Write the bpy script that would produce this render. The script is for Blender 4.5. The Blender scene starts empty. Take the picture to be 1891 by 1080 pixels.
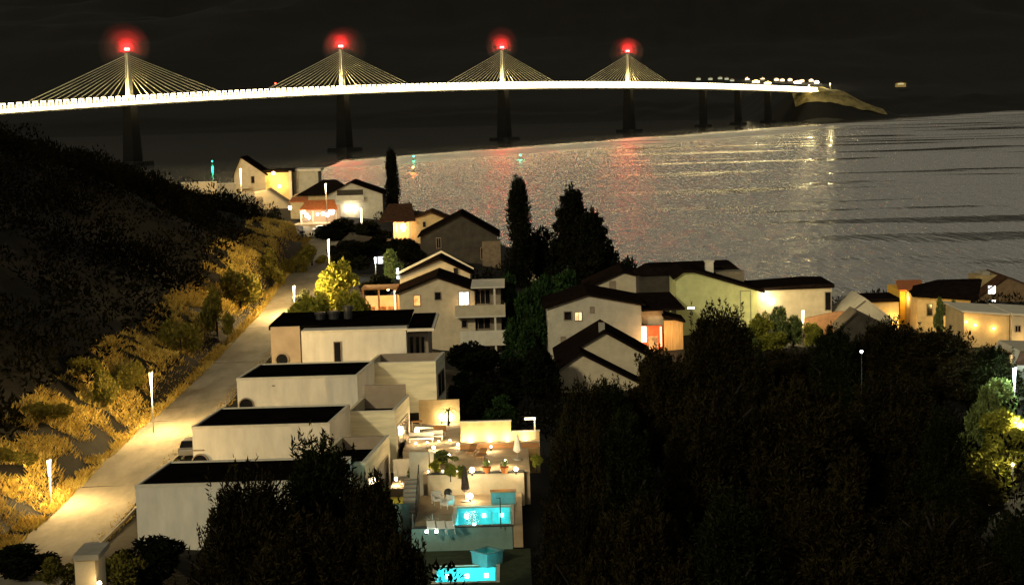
import bpy, bmesh, math, random
import numpy as np
from mathutils import Vector, Matrix, noise as mnoise

random.seed(7)
C = bpy.context.scene.collection
SC = bpy.context.scene
R = math.radians

# ------------------------------------------------------------------ camera
F = 3150.0                      # focal length in pixels of the 1891 px wide photograph
PITCH, ROLL, HC = R(6.59), R(1.6), 50.0
cp, sp, cr, sr = math.cos(PITCH), math.sin(PITCH), math.cos(ROLL), math.sin(ROLL)
FWD = Vector((0, cp, -sp)); UP0 = Vector((0, sp, cp)); RT0 = Vector((1, 0, 0))
RT = RT0 * cr - UP0 * sr
UP = UP0 * cr + RT0 * sr
CAM = Vector((0, 0, HC))
cam = bpy.data.objects.new('camera', bpy.data.cameras.new('camera'))
C.objects.link(cam)
m = Matrix((RT, UP, -FWD)).transposed().to_4x4(); m.translation = CAM
cam.matrix_world = m
cam.data.sensor_fit = 'HORIZONTAL'; cam.data.sensor_width = 36.0
cam.data.lens = 36.0 * F / 1891.0
cam.data.clip_start = 0.5; cam.data.clip_end = 20000
SC.camera = cam

def ray(px, py):
    d = FWD * F + RT * (px - 945.5) - UP * (py - 540.0)
    return d / d.y
def W(px, py, Y):               # the point seen at (px, py) on the plane y = Y
    return CAM + ray(px, py) * Y
def WZ(px, py, z):              # the point seen at (px, py) on the level z
    d = ray(px, py)
    return CAM + d * ((z - HC) / d.z)
def PR(p):                      # where a point falls in the photograph
    q = Vector(p) - CAM
    w = q.dot(FWD)
    return 945.5 + F * q.dot(RT) / w, 540.0 - F * q.dot(UP) / w

# ------------------------------------------------------------------ world, moon, exposure
SUN_EL, SUN_AZ = R(24), R(-148)     # the moon stands behind the camera, a little to its left
world = bpy.data.worlds.new('World'); SC.world = world; world.use_nodes = True
nt = world.node_tree; nt.nodes.clear()
sky = nt.nodes.new('ShaderNodeTexSky'); sky.sky_type = 'NISHITA'; sky.sun_disc = False
sky.sun_elevation = SUN_EL; sky.sun_rotation = SUN_AZ; sky.altitude = 50
sky.air_density = 1.0; sky.dust_density = 2.0
hs = nt.nodes.new('ShaderNodeHueSaturation'); hs.inputs['Saturation'].default_value = 0.12
tint = nt.nodes.new('ShaderNodeMix'); tint.data_type = 'RGBA'; tint.blend_type = 'MULTIPLY'
tint.inputs['Factor'].default_value = 1.0; tint.inputs['B'].default_value = (1.0, 0.91, 0.70, 1)
bg = nt.nodes.new('ShaderNodeBackground'); bg.inputs['Strength'].default_value = 0.036
wo = nt.nodes.new('ShaderNodeOutputWorld')
nt.links.new(sky.outputs[0], hs.inputs['Color']); nt.links.new(hs.outputs[0], tint.inputs['A'])
nt.links.new(tint.outputs['Result'], bg.inputs[0]); nt.links.new(bg.outputs[0], wo.inputs[0])
sun = bpy.data.objects.new('moon', bpy.data.lights.new('moon', 'SUN')); C.objects.link(sun)
sun.data.energy = 1.3; sun.data.angle = R(3); sun.data.color = (1.0, 0.87, 0.54)
sdir = Vector((math.sin(SUN_AZ) * math.cos(SUN_EL), math.cos(SUN_AZ) * math.cos(SUN_EL), math.sin(SUN_EL)))
sun.rotation_euler = sdir.to_track_quat('Z', 'Y').to_euler()
sun.location = (0, -50, 150)
SC.view_settings.view_transform = 'Standard'; SC.view_settings.look = 'None'
SC.view_settings.exposure = 0; SC.view_settings.gamma = 1; SC.view_settings.use_curve_mapping = False
cy = SC.cycles
cy.use_denoising = True
try: cy.denoiser = 'OPENIMAGEDENOISE'
except Exception: pass
cy.max_bounces = 4; cy.diffuse_bounces = 2; cy.glossy_bounces = 2; cy.transparent_max_bounces = 12
cy.volume_bounces = 0; cy.caustics_reflective = False; cy.caustics_refractive = False
cy.sample_clamp_indirect = 0.0; cy.volume_step_rate = 0.3; cy.sample_clamp_direct = 0.0
cy.use_light_tree = True

# ------------------------------------------------------------------ materials
MATS = {}
def nodes(name):
    mt = bpy.data.materials.new(name); mt.use_nodes = True
    t = mt.node_tree; t.nodes.clear()
    out = t.nodes.new('ShaderNodeOutputMaterial')
    return mt, t, out
def mat(name, col, rough=0.8, var=0.25, scale=1.5, bump=0.0, bscale=8.0, spec=0.3, stretch=(1, 1, 1), metal=0.0, col2=None):
    if name in MATS: return MATS[name]
    mt, t, out = nodes(name)
    p = t.nodes.new('ShaderNodeBsdfPrincipled')
    p.inputs['Roughness'].default_value = rough; p.inputs['Metallic'].default_value = metal
    p.inputs['Specular IOR Level'].default_value = spec
    tc = t.nodes.new('ShaderNodeTexCoord'); mp = t.nodes.new('ShaderNodeMapping')
    mp.inputs['Scale'].default_value = stretch
    t.links.new(tc.outputs['Object'], mp.inputs[0])
    n = t.nodes.new('ShaderNodeTexNoise'); n.inputs['Scale'].default_value = scale; n.inputs['Detail'].default_value = 5
    n.inputs['Roughness'].default_value = 0.65
    t.links.new(mp.outputs[0], n.inputs['Vector'])
    rp = t.nodes.new('ShaderNodeValToRGB')
    c2 = col2 or tuple(c * (1 + var) for c in col)
    c1 = tuple(c * (1 - var) for c in col) if col2 is None else col
    rp.color_ramp.elements[0].position = 0.32; rp.color_ramp.elements[0].color = (*c1, 1)
    rp.color_ramp.elements[1].position = 0.68; rp.color_ramp.elements[1].color = (*c2, 1)
    t.links.new(n.outputs[0], rp.inputs[0]); t.links.new(rp.outputs[0], p.inputs['Base Color'])
    if bump:
        n2 = t.nodes.new('ShaderNodeTexNoise'); n2.inputs['Scale'].default_value = bscale; n2.inputs['Detail'].default_value = 4
        t.links.new(mp.outputs[0], n2.inputs['Vector'])
        b = t.nodes.new('ShaderNodeBump'); b.inputs['Strength'].default_value = bump; b.inputs['Distance'].default_value = 0.05
        t.links.new(n2.outputs[0], b.inputs['Height']); t.links.new(b.outputs[0], p.inputs['Normal'])
    t.links.new(p.outputs[0], out.inputs[0])
    MATS[name] = mt
    return mt
def emit(name, col, strength):
    if name in MATS: return MATS[name]
    mt, t, out = nodes(name)
    e = t.nodes.new('ShaderNodeEmission'); e.inputs[0].default_value = (*col, 1); e.inputs[1].default_value = strength
    t.links.new(e.outputs[0], out.inputs[0]); MATS[name] = mt
    return mt
def window_light(name, col, strength, scale=1.2):      # a lit room behind a curtain: uneven brightness
    if name in MATS: return MATS[name]
    mt, t, out = nodes(name)
    e = t.nodes.new('ShaderNodeEmission'); e.inputs[0].default_value = (*col, 1)
    tc = t.nodes.new('ShaderNodeTexCoord'); n = t.nodes.new('ShaderNodeTexNoise'); n.inputs['Scale'].default_value = scale
    mr = t.nodes.new('ShaderNodeMapRange'); mr.inputs[1].default_value = 0.3; mr.inputs[2].default_value = 0.7
    mr.inputs[3].default_value = strength * 0.35; mr.inputs[4].default_value = strength * 1.3
    t.links.new(tc.outputs['Object'], n.inputs['Vector']); t.links.new(n.outputs[0], mr.inputs[0])
    t.links.new(mr.outputs[0], e.inputs[1]); t.links.new(e.outputs[0], out.inputs[0]); MATS[name] = mt
    return mt
def leafmat(name, c1, c2, scale=0.6):
    if name in MATS: return MATS[name]
    mt, t, out = nodes(name)
    p = t.nodes.new('ShaderNodeBsdfDiffuse')
    tr = t.nodes.new('ShaderNodeBsdfTranslucent')
    mx = t.nodes.new('ShaderNodeMixShader'); mx.inputs[0].default_value = 0.2
    g = t.nodes.new('ShaderNodeNewGeometry')
    n = t.nodes.new('ShaderNodeTexNoise'); n.inputs['Scale'].default_value = scale; n.inputs['Detail'].default_value = 2
    t.links.new(g.outputs['Position'], n.inputs['Vector'])
    mth = t.nodes.new('ShaderNodeMath'); mth.operation = 'MULTIPLY_ADD'; mth.inputs[1].default_value = 0.5; 
    t.links.new(g.outputs['Random Per Island'], mth.inputs[0])
    m2 = t.nodes.new('ShaderNodeMath'); m2.operation = 'MULTIPLY'; m2.inputs[1].default_value = 0.6
    t.links.new(n.outputs[0], m2.inputs[0]); t.links.new(m2.outputs[0], mth.inputs[2])
    rp = t.nodes.new('ShaderNodeValToRGB')
    rp.color_ramp.elements[0].position = 0.2; rp.color_ramp.elements[0].color = (*c1, 1)
    rp.color_ramp.elements[1].position = 0.75; rp.color_ramp.elements[1].color = (*c2, 1)
    t.links.new(mth.outputs[0], rp.inputs[0])
    t.links.new(rp.outputs[0], p.inputs[0]); t.links.new(rp.outputs[0], tr.inputs[0])
    t.links.new(p.outputs[0], mx.inputs[1]); t.links.new(tr.outputs[0], mx.inputs[2])
    t.links.new(mx.outputs[0], out.inputs[0]); MATS[name] = mt
    return mt
def glassmat(name, col=(0.9, 0.95, 0.95), gl=0.12):
    if name in MATS: return MATS[name]
    mt, t, out = nodes(name)
    a = t.nodes.new('ShaderNodeBsdfTransparent'); a.inputs[0].default_value = (*col, 1)
    b = t.nodes.new('ShaderNodeBsdfGlossy'); b.inputs['Roughness'].default_value = 0.05
    fr = t.nodes.new('ShaderNodeLayerWeight'); fr.inputs[0].default_value = gl
    mx = t.nodes.new('ShaderNodeMixShader')
    t.links.new(fr.outputs[0], mx.inputs[0]); t.links.new(a.outputs[0], mx.inputs[1]); t.links.new(b.outputs[0], mx.inputs[2])
    t.links.new(mx.outputs[0], out.inputs[0]); MATS[name] = mt
    return mt

M_white = mat('white_plaster', (0.66, 0.62, 0.54), 0.85, 0.13, 0.9, 0.25, 14, stretch=(1, 1, .3))
M_beige = mat('beige_plaster', (0.50, 0.43, 0.31), 0.9, 0.14, 0.8, 0.3, 12)
M_grey = mat('grey_plaster', (0.45, 0.42, 0.34), 0.9, 0.15, 0.8, 0.3, 12)
M_brownwall = mat('taupe_plaster', (0.34, 0.27, 0.20), 0.9, 0.12, 0.8, 0.2, 12)
M_green = mat('green_plaster', (0.46, 0.48, 0.24), 0.9, 0.14, 0.8, 0.3, 12)
M_yellow = mat('ochre_plaster', (0.72, 0.42, 0.06), 0.9, 0.12, 0.9, 0.3, 12)
M_ochre = mat('sand_plaster', (0.58, 0.43, 0.22), 0.9, 0.16, 0.9, 0.3, 12)
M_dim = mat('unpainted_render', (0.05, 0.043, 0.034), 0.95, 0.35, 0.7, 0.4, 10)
M_board = mat('board_formed_concrete', (0.66, 0.60, 0.42), 0.9, 0.20, 0.7, 0.3, 3, stretch=(0.35, 0.35, 3.2))
M_tile = mat('dark_roof_tiles', (0.010, 0.007, 0.006), 0.85, 0.45, 1.8, 0.8, 5, spec=0.0)
M_redtile = mat('terracotta_tiles', (0.42, 0.13, 0.04), 0.85, 0.3, 2.0, 0.8, 5)
M_browntile = mat('brown_roof_tiles', (0.06, 0.032, 0.02), 0.85, 0.4, 1.8, 0.8, 5, spec=0.0)
M_membrane = mat('black_roof_membrane', (0.004, 0.0035, 0.0035), 0.85, 0.4, 0.5, 0.2, 4, spec=0.0)
M_trim = mat('pale_trim', (0.60, 0.56, 0.47), 0.7, 0.1, 1.0)
M_frame = mat('window_frame_paint', (0.25, 0.20, 0.15), 0.6, 0.15, 2)
M_wframe = mat('white_window_frame', (0.6, 0.57, 0.5), 0.6, 0.1, 2)
M_glass = mat('dark_window_glass', (0.008, 0.008, 0.010), 0.12, 0.2, 1, spec=0.5)
M_steel = mat('galvanised_steel', (0.32, 0.31, 0.29), 0.45, 0.15, 2, metal=0.3)
M_dark = mat('dark_metal', (0.03, 0.03, 0.03), 0.5, 0.2, 2)
M_concrete = mat('concrete', (0.30, 0.28, 0.24), 0.9, 0.2, 0.6, 0.3, 6)
M_asphalt = mat('worn_concrete_road', (0.24, 0.215, 0.17), 0.9, 0.28, 0.5, 0.3, 6, stretch=(1, 0.35, 1))
M_paving = mat('terrace_paving', (0.36, 0.27, 0.17), 0.8, 0.2, 1.2, 0.2, 8)
M_wood = mat('warm_timber', (0.36, 0.18, 0.07), 0.7, 0.3, 2.5, 0.3, 6, stretch=(0.4, 1, 3))
M_poollit = mat('pool_lit_plaster', (0.17, 0.27, 0.24), 0.9, 0.15, 0.8, 0.3, 10)  # teal light of the pools put into the wall colour
M_cloth = mat('white_canvas', (0.75, 0.72, 0.65), 0.9, 0.08, 3)
M_brcloth = mat('brown_canvas', (0.07, 0.04, 0.03), 0.9, 0.2, 3)
M_bark = mat('bark', (0.014, 0.010, 0.007), 0.95, 0.35, 3, 0.6, 8)
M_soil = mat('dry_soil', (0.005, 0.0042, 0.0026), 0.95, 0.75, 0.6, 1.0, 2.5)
M_lit = window_light('lit_room_window', (1.0, 0.62, 0.26), 2.6)
M_litw = window_light('lit_white_window', (1.0, 0.95, 0.92), 4.5, 3)
M_lito = window_light('lit_orange_window', (1.0, 0.42, 0.12), 1.6)
M_lampw = emit('street_lantern_glow', (1.0, 0.80, 0.45), 14)
M_globe = emit('garden_globe_glow', (1.0, 0.83, 0.55), 16)
M_led = emit('cold_led_glow', (0.82, 0.95, 1.0), 18)

L_dark = leafmat('evergreen_leaves', (0.002, 0.002, 0.0008), (0.024, 0.020, 0.008), 0.33)
L_olive = leafmat('olive_brown_leaves', (0.003, 0.0025, 0.001), (0.028, 0.023, 0.009), 0.4)
L_deep = leafmat('deep_green_leaves', (0.0015, 0.002, 0.0007), (0.017, 0.021, 0.007), 0.4)
L_cyp = leafmat('cypress_leaves', (0.004, 0.005, 0.003), (0.012, 0.013, 0.007), 0.5)
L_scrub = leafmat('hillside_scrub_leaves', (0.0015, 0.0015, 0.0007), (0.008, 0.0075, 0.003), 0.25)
L_bush = leafmat('roadside_bush_leaves', (0.05, 0.05, 0.012), (0.16, 0.14, 0.03), 0.8)
L_lime = leafmat('lime_bush_leaves', (0.12, 0.14, 0.02), (0.30, 0.29, 0.05), 0.9)
L_grass = leafmat('dry_grass_blades', (0.22, 0.135, 0.025), (0.60, 0.46, 0.13), 0.5)
L_shrub = leafmat('garden_shrub_leaves', (0.06, 0.085, 0.03), (0.18, 0.22, 0.07), 0.9)
L_dimg = leafmat('dim_garden_leaves', (0.006, 0.014, 0.005), (0.03, 0.06, 0.02), 0.9)

# ------------------------------------------------------------------ mesh helpers
class MB:
    def __init__(s): s.v = []; s.f = []
    def face(s, pts):
        i = len(s.v); s.v += [tuple(p) for p in pts]; s.f.append(tuple(range(i, i + len(pts)))); return s
    def hexa(s, p):                       # p: 4 bottom points ccw, 4 top points
        i = len(s.v); s.v += [tuple(q) for q in p]
        for a in ((3, 2, 1, 0), (4, 5, 6, 7), (0, 1, 5, 4), (1, 2, 6, 5), (2, 3, 7, 6), (3, 0, 4, 7)):
            s.f.append(tuple(i + k for k in a))
        return s
    def box(s, x0, x1, y0, y1, z0, z1):
        return s.hexa([(x0, y0, z0), (x1, y0, z0), (x1, y1, z0), (x0, y1, z0), (x0, y0, z1), (x1, y0, z1), (x1, y1, z1), (x0, y1, z1)])
    def prism(s, poly, y0, y1):           # polygon in x,z (ccw seen from -y) extruded along y
        i = len(s.v); n = len(poly)
        s.v += [(x, y0, z) for x, z in poly] + [(x, y1, z) for x, z in poly]
        s.f.append(tuple(range(i, i + n))); s.f.append(tuple(range(i + 2 * n - 1, i + n - 1, -1)))
        for k in range(n):
            j = (k + 1) % n
            s.f.append((i + j, i + k, i + n + k, i + n + j))
        return s
    def tube(s, a, b, ra, rb, n=8):
        a, b = Vector(a), Vector(b); d = (b - a).normalized()
        u = d.orthogonal().normalized(); w = d.cross(u)
        i = len(s.v)
        for c, r in ((a, ra), (b, rb)):
            for k in range(n):
                t = 2 * math.pi * k / n
                s.v.append(tuple(c + (u * math.cos(t) + w * math.sin(t)) * r))
        for k in range(n):
            j = (k + 1) % n
            s.f.append((i + k, i + j, i + n + j, i + n + k))
        s.f.append(tuple(range(i + n - 1, i - 1, -1))); s.f.append(tuple(range(i + n, i + 2 * n)))
        return s
    def lathe(s, prof, n=16, c=(0, 0, 0)):
        i = len(s.v); m_ = len(prof)
        for r, z in prof:
            for k in range(n):
                t = 2 * math.pi * k / n
                s.v.append((c[0] + r * math.cos(t), c[1] + r * math.sin(t), c[2] + z))
        for a in range(m_ - 1):
            for k in range(n):
                j = (k + 1) % n
                s.f.append((i + a * n + k, i + a * n + j, i + (a + 1) * n + j, i + (a + 1) * n + k))
        s.f.append(tuple(range(i + n - 1, i - 1, -1))); s.f.append(tuple(range(i + (m_ - 1) * n, i + m_ * n)))
        return s
    def ball(s, c, r, n=10, sz=1.0):
        prof = [(max(1e-3, r * math.sin(math.pi * k / n)), -r * sz * math.cos(math.pi * k / n)) for k in range(n + 1)]
        return s.lathe(prof, n * 2, c)
    def mesh(s, name, material, smooth=False):
        me = bpy.data.meshes.new(name); me.from_pydata(s.v, [], s.f)
        for mt in (material if isinstance(material, (list, tuple)) else [material]): me.materials.append(mt)
        if smooth: me.polygons.foreach_set('use_smooth', [True] * len(me.polygons))
        me.update(); return me
    def build(s, name, material, parent=None, smooth=False, bevel=0.0):
        o = bpy.data.objects.new(name, s.mesh(name, material, smooth)); C.objects.link(o)
        if parent is not None: o.parent = parent
        if bevel:
            b = o.modifiers.new('edge', 'BEVEL'); b.width = bevel; b.segments = 2; b.limit_method = 'ANGLE'
        return o
def tag(o, label=None, cat=None, group=None, kind=None):
    if label: o['label'] = label
    if cat: o['category'] = cat
    if group: o['group'] = group
    if kind: o['kind'] = kind
    return o
def thing(name, label, cat, loc, rz=0.0, group=None):
    o = bpy.data.objects.new(name, None); C.objects.link(o); o.empty_display_size = 0.5
    o.location = loc; o.rotation_euler = (0, 0, rz)
    return tag(o, label, cat, group)
KIDS = {}
def copy_tree(o, parent=None):
    c = o.copy(); C.objects.link(c)
    if parent is not None: c.parent = parent
    for ch in [x for x in bpy.data.objects if x.parent is o]: copy_tree(ch, c)
    return c
def lamp(name, loc, power, col, radius=0.15, parent=None):
    l = bpy.data.lights.new(name, 'POINT'); l.energy = power; l.color = col; l.shadow_soft_size = radius * 1.6
    o = bpy.data.objects.new(name, l); C.objects.link(o); o.location = loc
    if parent is not None: o.parent = parent
    return o
WARM = (1.0, 0.66, 0.25)
WHITE = (1.0, 0.76, 0.40)
COLD = (0.80, 1.0, 0.95)

# ------------------------------------------------------------------ terrain
ROADP = [(-35.0, 60, 20.5), (-34.2, 100, 18.8), (-33.8, 131, 18.5), (-34, 149, 18.8), (-33.3, 168, 19.2), (-32.4, 193, 20), (-33, 240, 20.5), (-35.7, 297, 21), (-38.5, 355, 22.6)]
CTRL = [(x, y, z) for x, y, z in ROADP] + [
    (-41, 131, 20.3), (-48, 131, 24), (-60, 131, 31), (-85, 131, 42), (-41, 100, 21), (-50, 100, 26), (-70, 100, 37), (-45, 60, 28), (-70, 60, 40),
    (-41, 168, 21.4), (-50, 168, 27), (-65, 168, 37), (-95, 168, 46), (-40, 200, 22.2), (-50, 200, 28.0), (-65, 200, 40.5), (-95, 200, 47),
    (-42, 240, 23.5), (-53, 240, 31), (-70, 240, 43.5), (-61, 258, 39.0), (-110, 240, 47), (-44, 285, 24.5), (-59, 288, 34.5), (-85, 297, 40), (-53, 310, 30.5), (-47, 325, 27.6), (-56, 345, 27.5), (-80, 350, 29), (-110, 330, 34),
    (-62, 420, 24.5), (-78, 430, 22), (-40, 410, 24), (-20, 400, 23.5), (-95, 430, 12), (-115, 400, 6),
    (-25, 340, 22.5), (-20, 330, 22.5), (-8, 300, 21.0), (-12, 265, 20.5), (-9, 230, 15.6), (-20, 230, 18), (4, 240, 16), (14, 215, 16.8), (14, 195, 16.4),
    (27, 225, 18), (38, 228, 18), (48, 222, 17), (58, 236, 16.8), (68, 232, 17.5), (75, 215, 16.5), (46, 160, 20), (60, 150, 22), (25, 160, 16.5), (10, 160, 17),
    (5, 130, 16.5), (20, 120, 17), (40, 110, 21), (60, 100, 25), (-15, 95, 18.5), (-5, 95, 17), (5, 95, 17.5), (25, 80, 22), (50, 70, 28),
    (-20, 60, 24), (10, 60, 24.5), (-20, 25, 38), (15, 25, 38), (50, 30, 38), (-50, 25, 42),
    (-26, 120, 18.6), (-26, 150, 19), (-25, 180, 19.8), (-10, 185, 17.5), (0, 180, 16.5), (-6, 165, 18),
    (15, 285, 17), (40, 275, 15.5), (65, 270, 15.5), (90, 262, 16), (120, 240, 18), (140, 180, 22), (140, 100, 28),
    (-130, 460, -3), (-100, 480, -3), (-60, 500, -3), (-20, 490, -3), (15, 455, -3), (40, 400, -3), (60, 350, -3), (90, 325, -3), (130, 315, -3), (190, 305, -3),
    (-160, 430, -3), (-140, 520, -8), (0, 520, -8), (60, 430, -8), (120, 370, -8), (190, 350, -8)]
P = np.array(CTRL, float)
def kern(a, b): return np.sqrt(((a[:, None, :] - b[None, :, :]) ** 2).sum(-1) + 9.0)
n_ = len(P); A = np.zeros((n_ + 3, n_ + 3)); A[:n_, :n_] = kern(P[:, :2], P[:, :2]) - np.eye(n_) * 0.8
A[:n_, n_] = 1; A[:n_, n_ + 1:] = P[:, :2]; A[n_:, :n_] = A[:n_, n_:].T
COEF = np.linalg.solve(A, np.concatenate([P[:, 2], np.zeros(3)]))
ROADX = lambda y: float(np.interp(y, [p[1] for p in ROADP], [p[0] for p in ROADP]))
ROADZ = lambda y: float(np.interp(y, [p[1] for p in ROADP], [p[2] for p in ROADP]))
FLATS = []                                  # (x0, x1, y0, y1, level): the ground is cut down to the level
def el_many(xy):
    xy = np.asarray(xy, float)
    z = kern(xy, P[:, :2]) @ COEF[:n_] + COEF[n_] + xy @ COEF[n_ + 1:]
    z = np.clip(z, -8, 47)
    rx = np.interp(xy[:, 1], [p[1] for p in ROADP], [p[0] for p in ROADP]); rz = np.interp(xy[:, 1], [p[1] for p in ROADP], [p[2] for p in ROADP])
    d = np.abs(xy[:, 0] - rx); ok = (xy[:, 1] < 360)
    k = np.clip((d - 3.9) / 2.2, 0, 1); k = k * k * (3 - 2 * k)
    z = np.where(ok, (rz - 0.12) * (1 - k) + z * k, z)
    for x0, x1, y0, y1, lv in FLATS:
        ins = (xy[:, 0] > x0) & (xy[:, 0] < x1) & (xy[:, 1] > y0) & (xy[:, 1] < y1)
        z = np.where(ins, np.minimum(z, lv), z)
    return z
def el(x, y): return float(el_many([(x, y)])[0])
FLATS += [(-9.5, 2.5, 110, 121.5, 15.8), (-9.0, 2.5, 121, 131.5, 17.2), (-9, 2.5, 131, 142.5, 18.6), (-9.8, -3.5, 142, 159, 18.6), (-28, -6.5, 118, 190, 18.2)]

def terrain():
    xs = np.arange(-170, 200.1, 2.0); ys = np.concatenate([np.arange(-30, 60, 6.0), np.arange(60, 380, 2.0), np.arange(380, 530.1, 4.0)])
    gx, gy = np.meshgrid(xs, ys)
    z = el_many(np.stack([gx.ravel(), gy.ravel()], 1))
    mb = MB(); mb.v = [(float(a), float(b), float(c)) for a, b, c in zip(gx.ravel(), gy.ravel(), z)]
    nx = len(xs)
    for j in range(len(ys) - 1):
        for i in range(nx - 1):
            mb.f.append((j * nx + i, j * nx + i + 1, (j + 1) * nx + i + 1, (j + 1) * nx + i))
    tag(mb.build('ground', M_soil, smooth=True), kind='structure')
terrain()

def road():
    mb = MB(); kb = MB(); prev = None
    for y in np.arange(62, 356, 3.0):
        x, z = ROADX(y), ROADZ(y) + 0.02
        w = 2.7 + 0.25 * math.sin(y * 0.13)
        cur = [(x - w, y, z), (x + w + 0.9, y, z)]
        if prev:
            mb.face([prev[0], prev[1], cur[1], cur[0]])
        prev = cur
    tag(mb.build('road', M_asphalt), kind='structure')
    for y in (112.0, 139.0, 165.0, 171.5, 196.0, 224.0):
        x, z = ROADX(y), ROADZ(y); mb = MB()
        mb.hexa([(x - 2.6, y, z - .05), (x + 3.4, y + .5, z - .05), (x + 3.4, y + .72, z - .05), (x - 2.6, y + .22, z - .05), (x - 2.6, y, z + .026), (x + 3.4, y + .5, z + .026), (x + 3.4, y + .72, z + .026), (x - 2.6, y + .22, z + .026)])
        tag(mb.build('road_joint', M_soil), kind='structure')
    kb = MB()
    for y in np.arange(104, 232, 4.0):
        a, b = (ROADX(y) + 3.62, ROADZ(y)), (ROADX(y + 4) + 3.62, ROADZ(y + 4))
        kb.hexa([(a[0], y, a[1] - .3), (a[0] + .14, y, a[1] - .3), (b[0] + .14, y + 3.97, b[1] - .3), (b[0], y + 3.97, b[1] - .3), (a[0], y, a[1] + .13), (a[0] + .14, y, a[1] + .13), (b[0] + .14, y + 3.97, b[1] + .13), (b[0], y + 3.97, b[1] + .13)])
    tag(kb.build('kerb', M_concrete), kind='structure')
    mb = MB()
    pts = [W(560, 440, 345), W(640, 440, 345), W(640, 408, 372), W(560, 408, 372)]
    for p in pts: p.z = el(p.x, p.y) + 0.35
    mb.hexa([(p.x, p.y, p.z - 1.2) for p in pts] + [tuple(p) for p in pts])
    tag(mb.build('forecourt', M_asphalt), kind='structure')
road()

# ------------------------------------------------------------------ sea and far shore
def bridge_xy(s): return -317.6 + 157.0 * s, 1448.0 + 237.0 * s     # s counts the 285 m spans from the nearest tower in view
def water_material():
    mt, t, out = nodes('sea_water')
    L = t.links.new
    g = t.nodes.new('ShaderNodeNewGeometry'); sx = t.nodes.new('ShaderNodeSeparateXYZ'); L(g.outputs['Position'], sx.inputs[0])
    def M(op, a, b=None, c=None):
        n = t.nodes.new('ShaderNodeMath'); n.operation = op
        for i, q in enumerate((a, b, c)):
            if q is None: continue
            if isinstance(q, (int, float)): n.inputs[i].default_value = q
            else: L(q, n.inputs[i])
        return n.outputs[0]
    def NZ(scale, sxy, detail=3, off=0.0):
        mp = t.nodes.new('ShaderNodeMapping'); mp.inputs['Scale'].default_value = (*sxy, 1); mp.inputs['Location'].default_value = (off, off, 0)
        L(g.outputs['Position'], mp.inputs[0])
        n = t.nodes.new('ShaderNodeTexNoise'); n.inputs['Scale'].default_value = scale; n.inputs['Detail'].default_value = detail
        L(mp.outputs[0], n.inputs['Vector']); return n.outputs[0]
    # calm water in the lee of the bridge line: y - (1448 + 237/157 (x + 317.6)) measured across
    k = 237.0 / 157.0
    d = M('SUBTRACT', sx.outputs['Y'], M('MULTIPLY_ADD', sx.outputs['X'], k, 1448 + 317.6 * k - 300))
    wob = M('MULTIPLY', M('SUBTRACT', NZ(1, (0.012, 0.004)), 0.5), 160)
    d = M('ADD', d, wob)
    calm = t.nodes.new('ShaderNodeMapRange'); calm.interpolation_type = 'SMOOTHSTEP'
    calm.inputs[1].default_value = -60; calm.inputs[2].default_value = 60; L(d, calm.inputs[0])
    # long slicks lying across the view in the nearer water
    sl = NZ(1, (0.0045, 0.020), 3, 13.0)
    sm = t.nodes.new('ShaderNodeMapRange'); sm.interpolation_type = 'SMOOTHSTEP'
    sm.inputs[1].default_value = 0.545; sm.inputs[2].default_value = 0.60; L(sl, sm.inputs[0])
    xm = t.nodes.new('ShaderNodeMapRange'); xm.inputs[1].default_value = 20; xm.inputs[2].default_value = 110; L(sx.outputs['X'], xm.inputs[0])
    slick = M('MULTIPLY', sm.outputs[0], xm.outputs[0])
    lee = t.nodes.new('ShaderNodeMapRange'); lee.interpolation_type = 'SMOOTHSTEP'
    lee.inputs[1].default_value = -134; lee.inputs[2].default_value = -142; L(M('ADD', sx.outputs['X'], M('MULTIPLY', wob, 0.12)), lee.inputs[0])
    calmness = M('MAXIMUM', M('MAXIMUM', calm.outputs[0], lee.outputs[0]), M('MULTIPLY', slick, 0.95))
    st1 = t.nodes.new('ShaderNodeMapRange'); st1.interpolation_type = 'SMOOTHSTEP'; st1.inputs[1].default_value = -210; st1.inputs[2].default_value = -120; L(d, st1.inputs[0])
    strip = M('MULTIPLY', st1.outputs[0], M('SUBTRACT', 1.0, calmness))       # smoother water along the edge of the lee
    grain = NZ(1, (0.35, 0.085), 3)
    rough = M('ADD', M('MULTIPLY_ADD', grain, 0.12, 0.20), M('MULTIPLY', strip, 0.13))
    r2 = t.nodes.new('ShaderNodeMix'); L(calmness, r2.inputs[0]); L(rough, r2.inputs[2]); r2.inputs[3].default_value = 0.10
    bh = M('ADD', M('MULTIPLY', NZ(1, (0.40, 0.075), 4), 1.0), M('MULTIPLY', NZ(1, (0.12, 0.02), 2, 5.0), 1.2))
    bst = M('MULTIPLY', M('SUBTRACT', 1.0, calmness), M('SUBTRACT', 1.0, M('MULTIPLY', strip, 0.9)))
    b = t.nodes.new('ShaderNodeBump'); b.inputs['Distance'].default_value = 3.5; L(bst, b.inputs['Strength']); L(bh, b.inputs['Height'])
    gl = t.nodes.new('ShaderNodeBsdfGlossy'); gl.inputs['Color'].default_value = (0.98, 0.95, 0.90, 1); L(r2.outputs[0], gl.inputs['Roughness']); L(b.outputs[0], gl.inputs['Normal'])
    df = t.nodes.new('ShaderNodeBsdfDiffuse'); df.inputs['Color'].default_value = (0.006, 0.009, 0.011, 1)
    mx = t.nodes.new('ShaderNodeMixShader'); mx.inputs[0].default_value = 0.92
    L(df.outputs[0], mx.inputs[1]); L(gl.outputs[0], mx.inputs[2]); L(mx.outputs[0], out.inputs[0])
    return mt
mb = MB()
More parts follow.
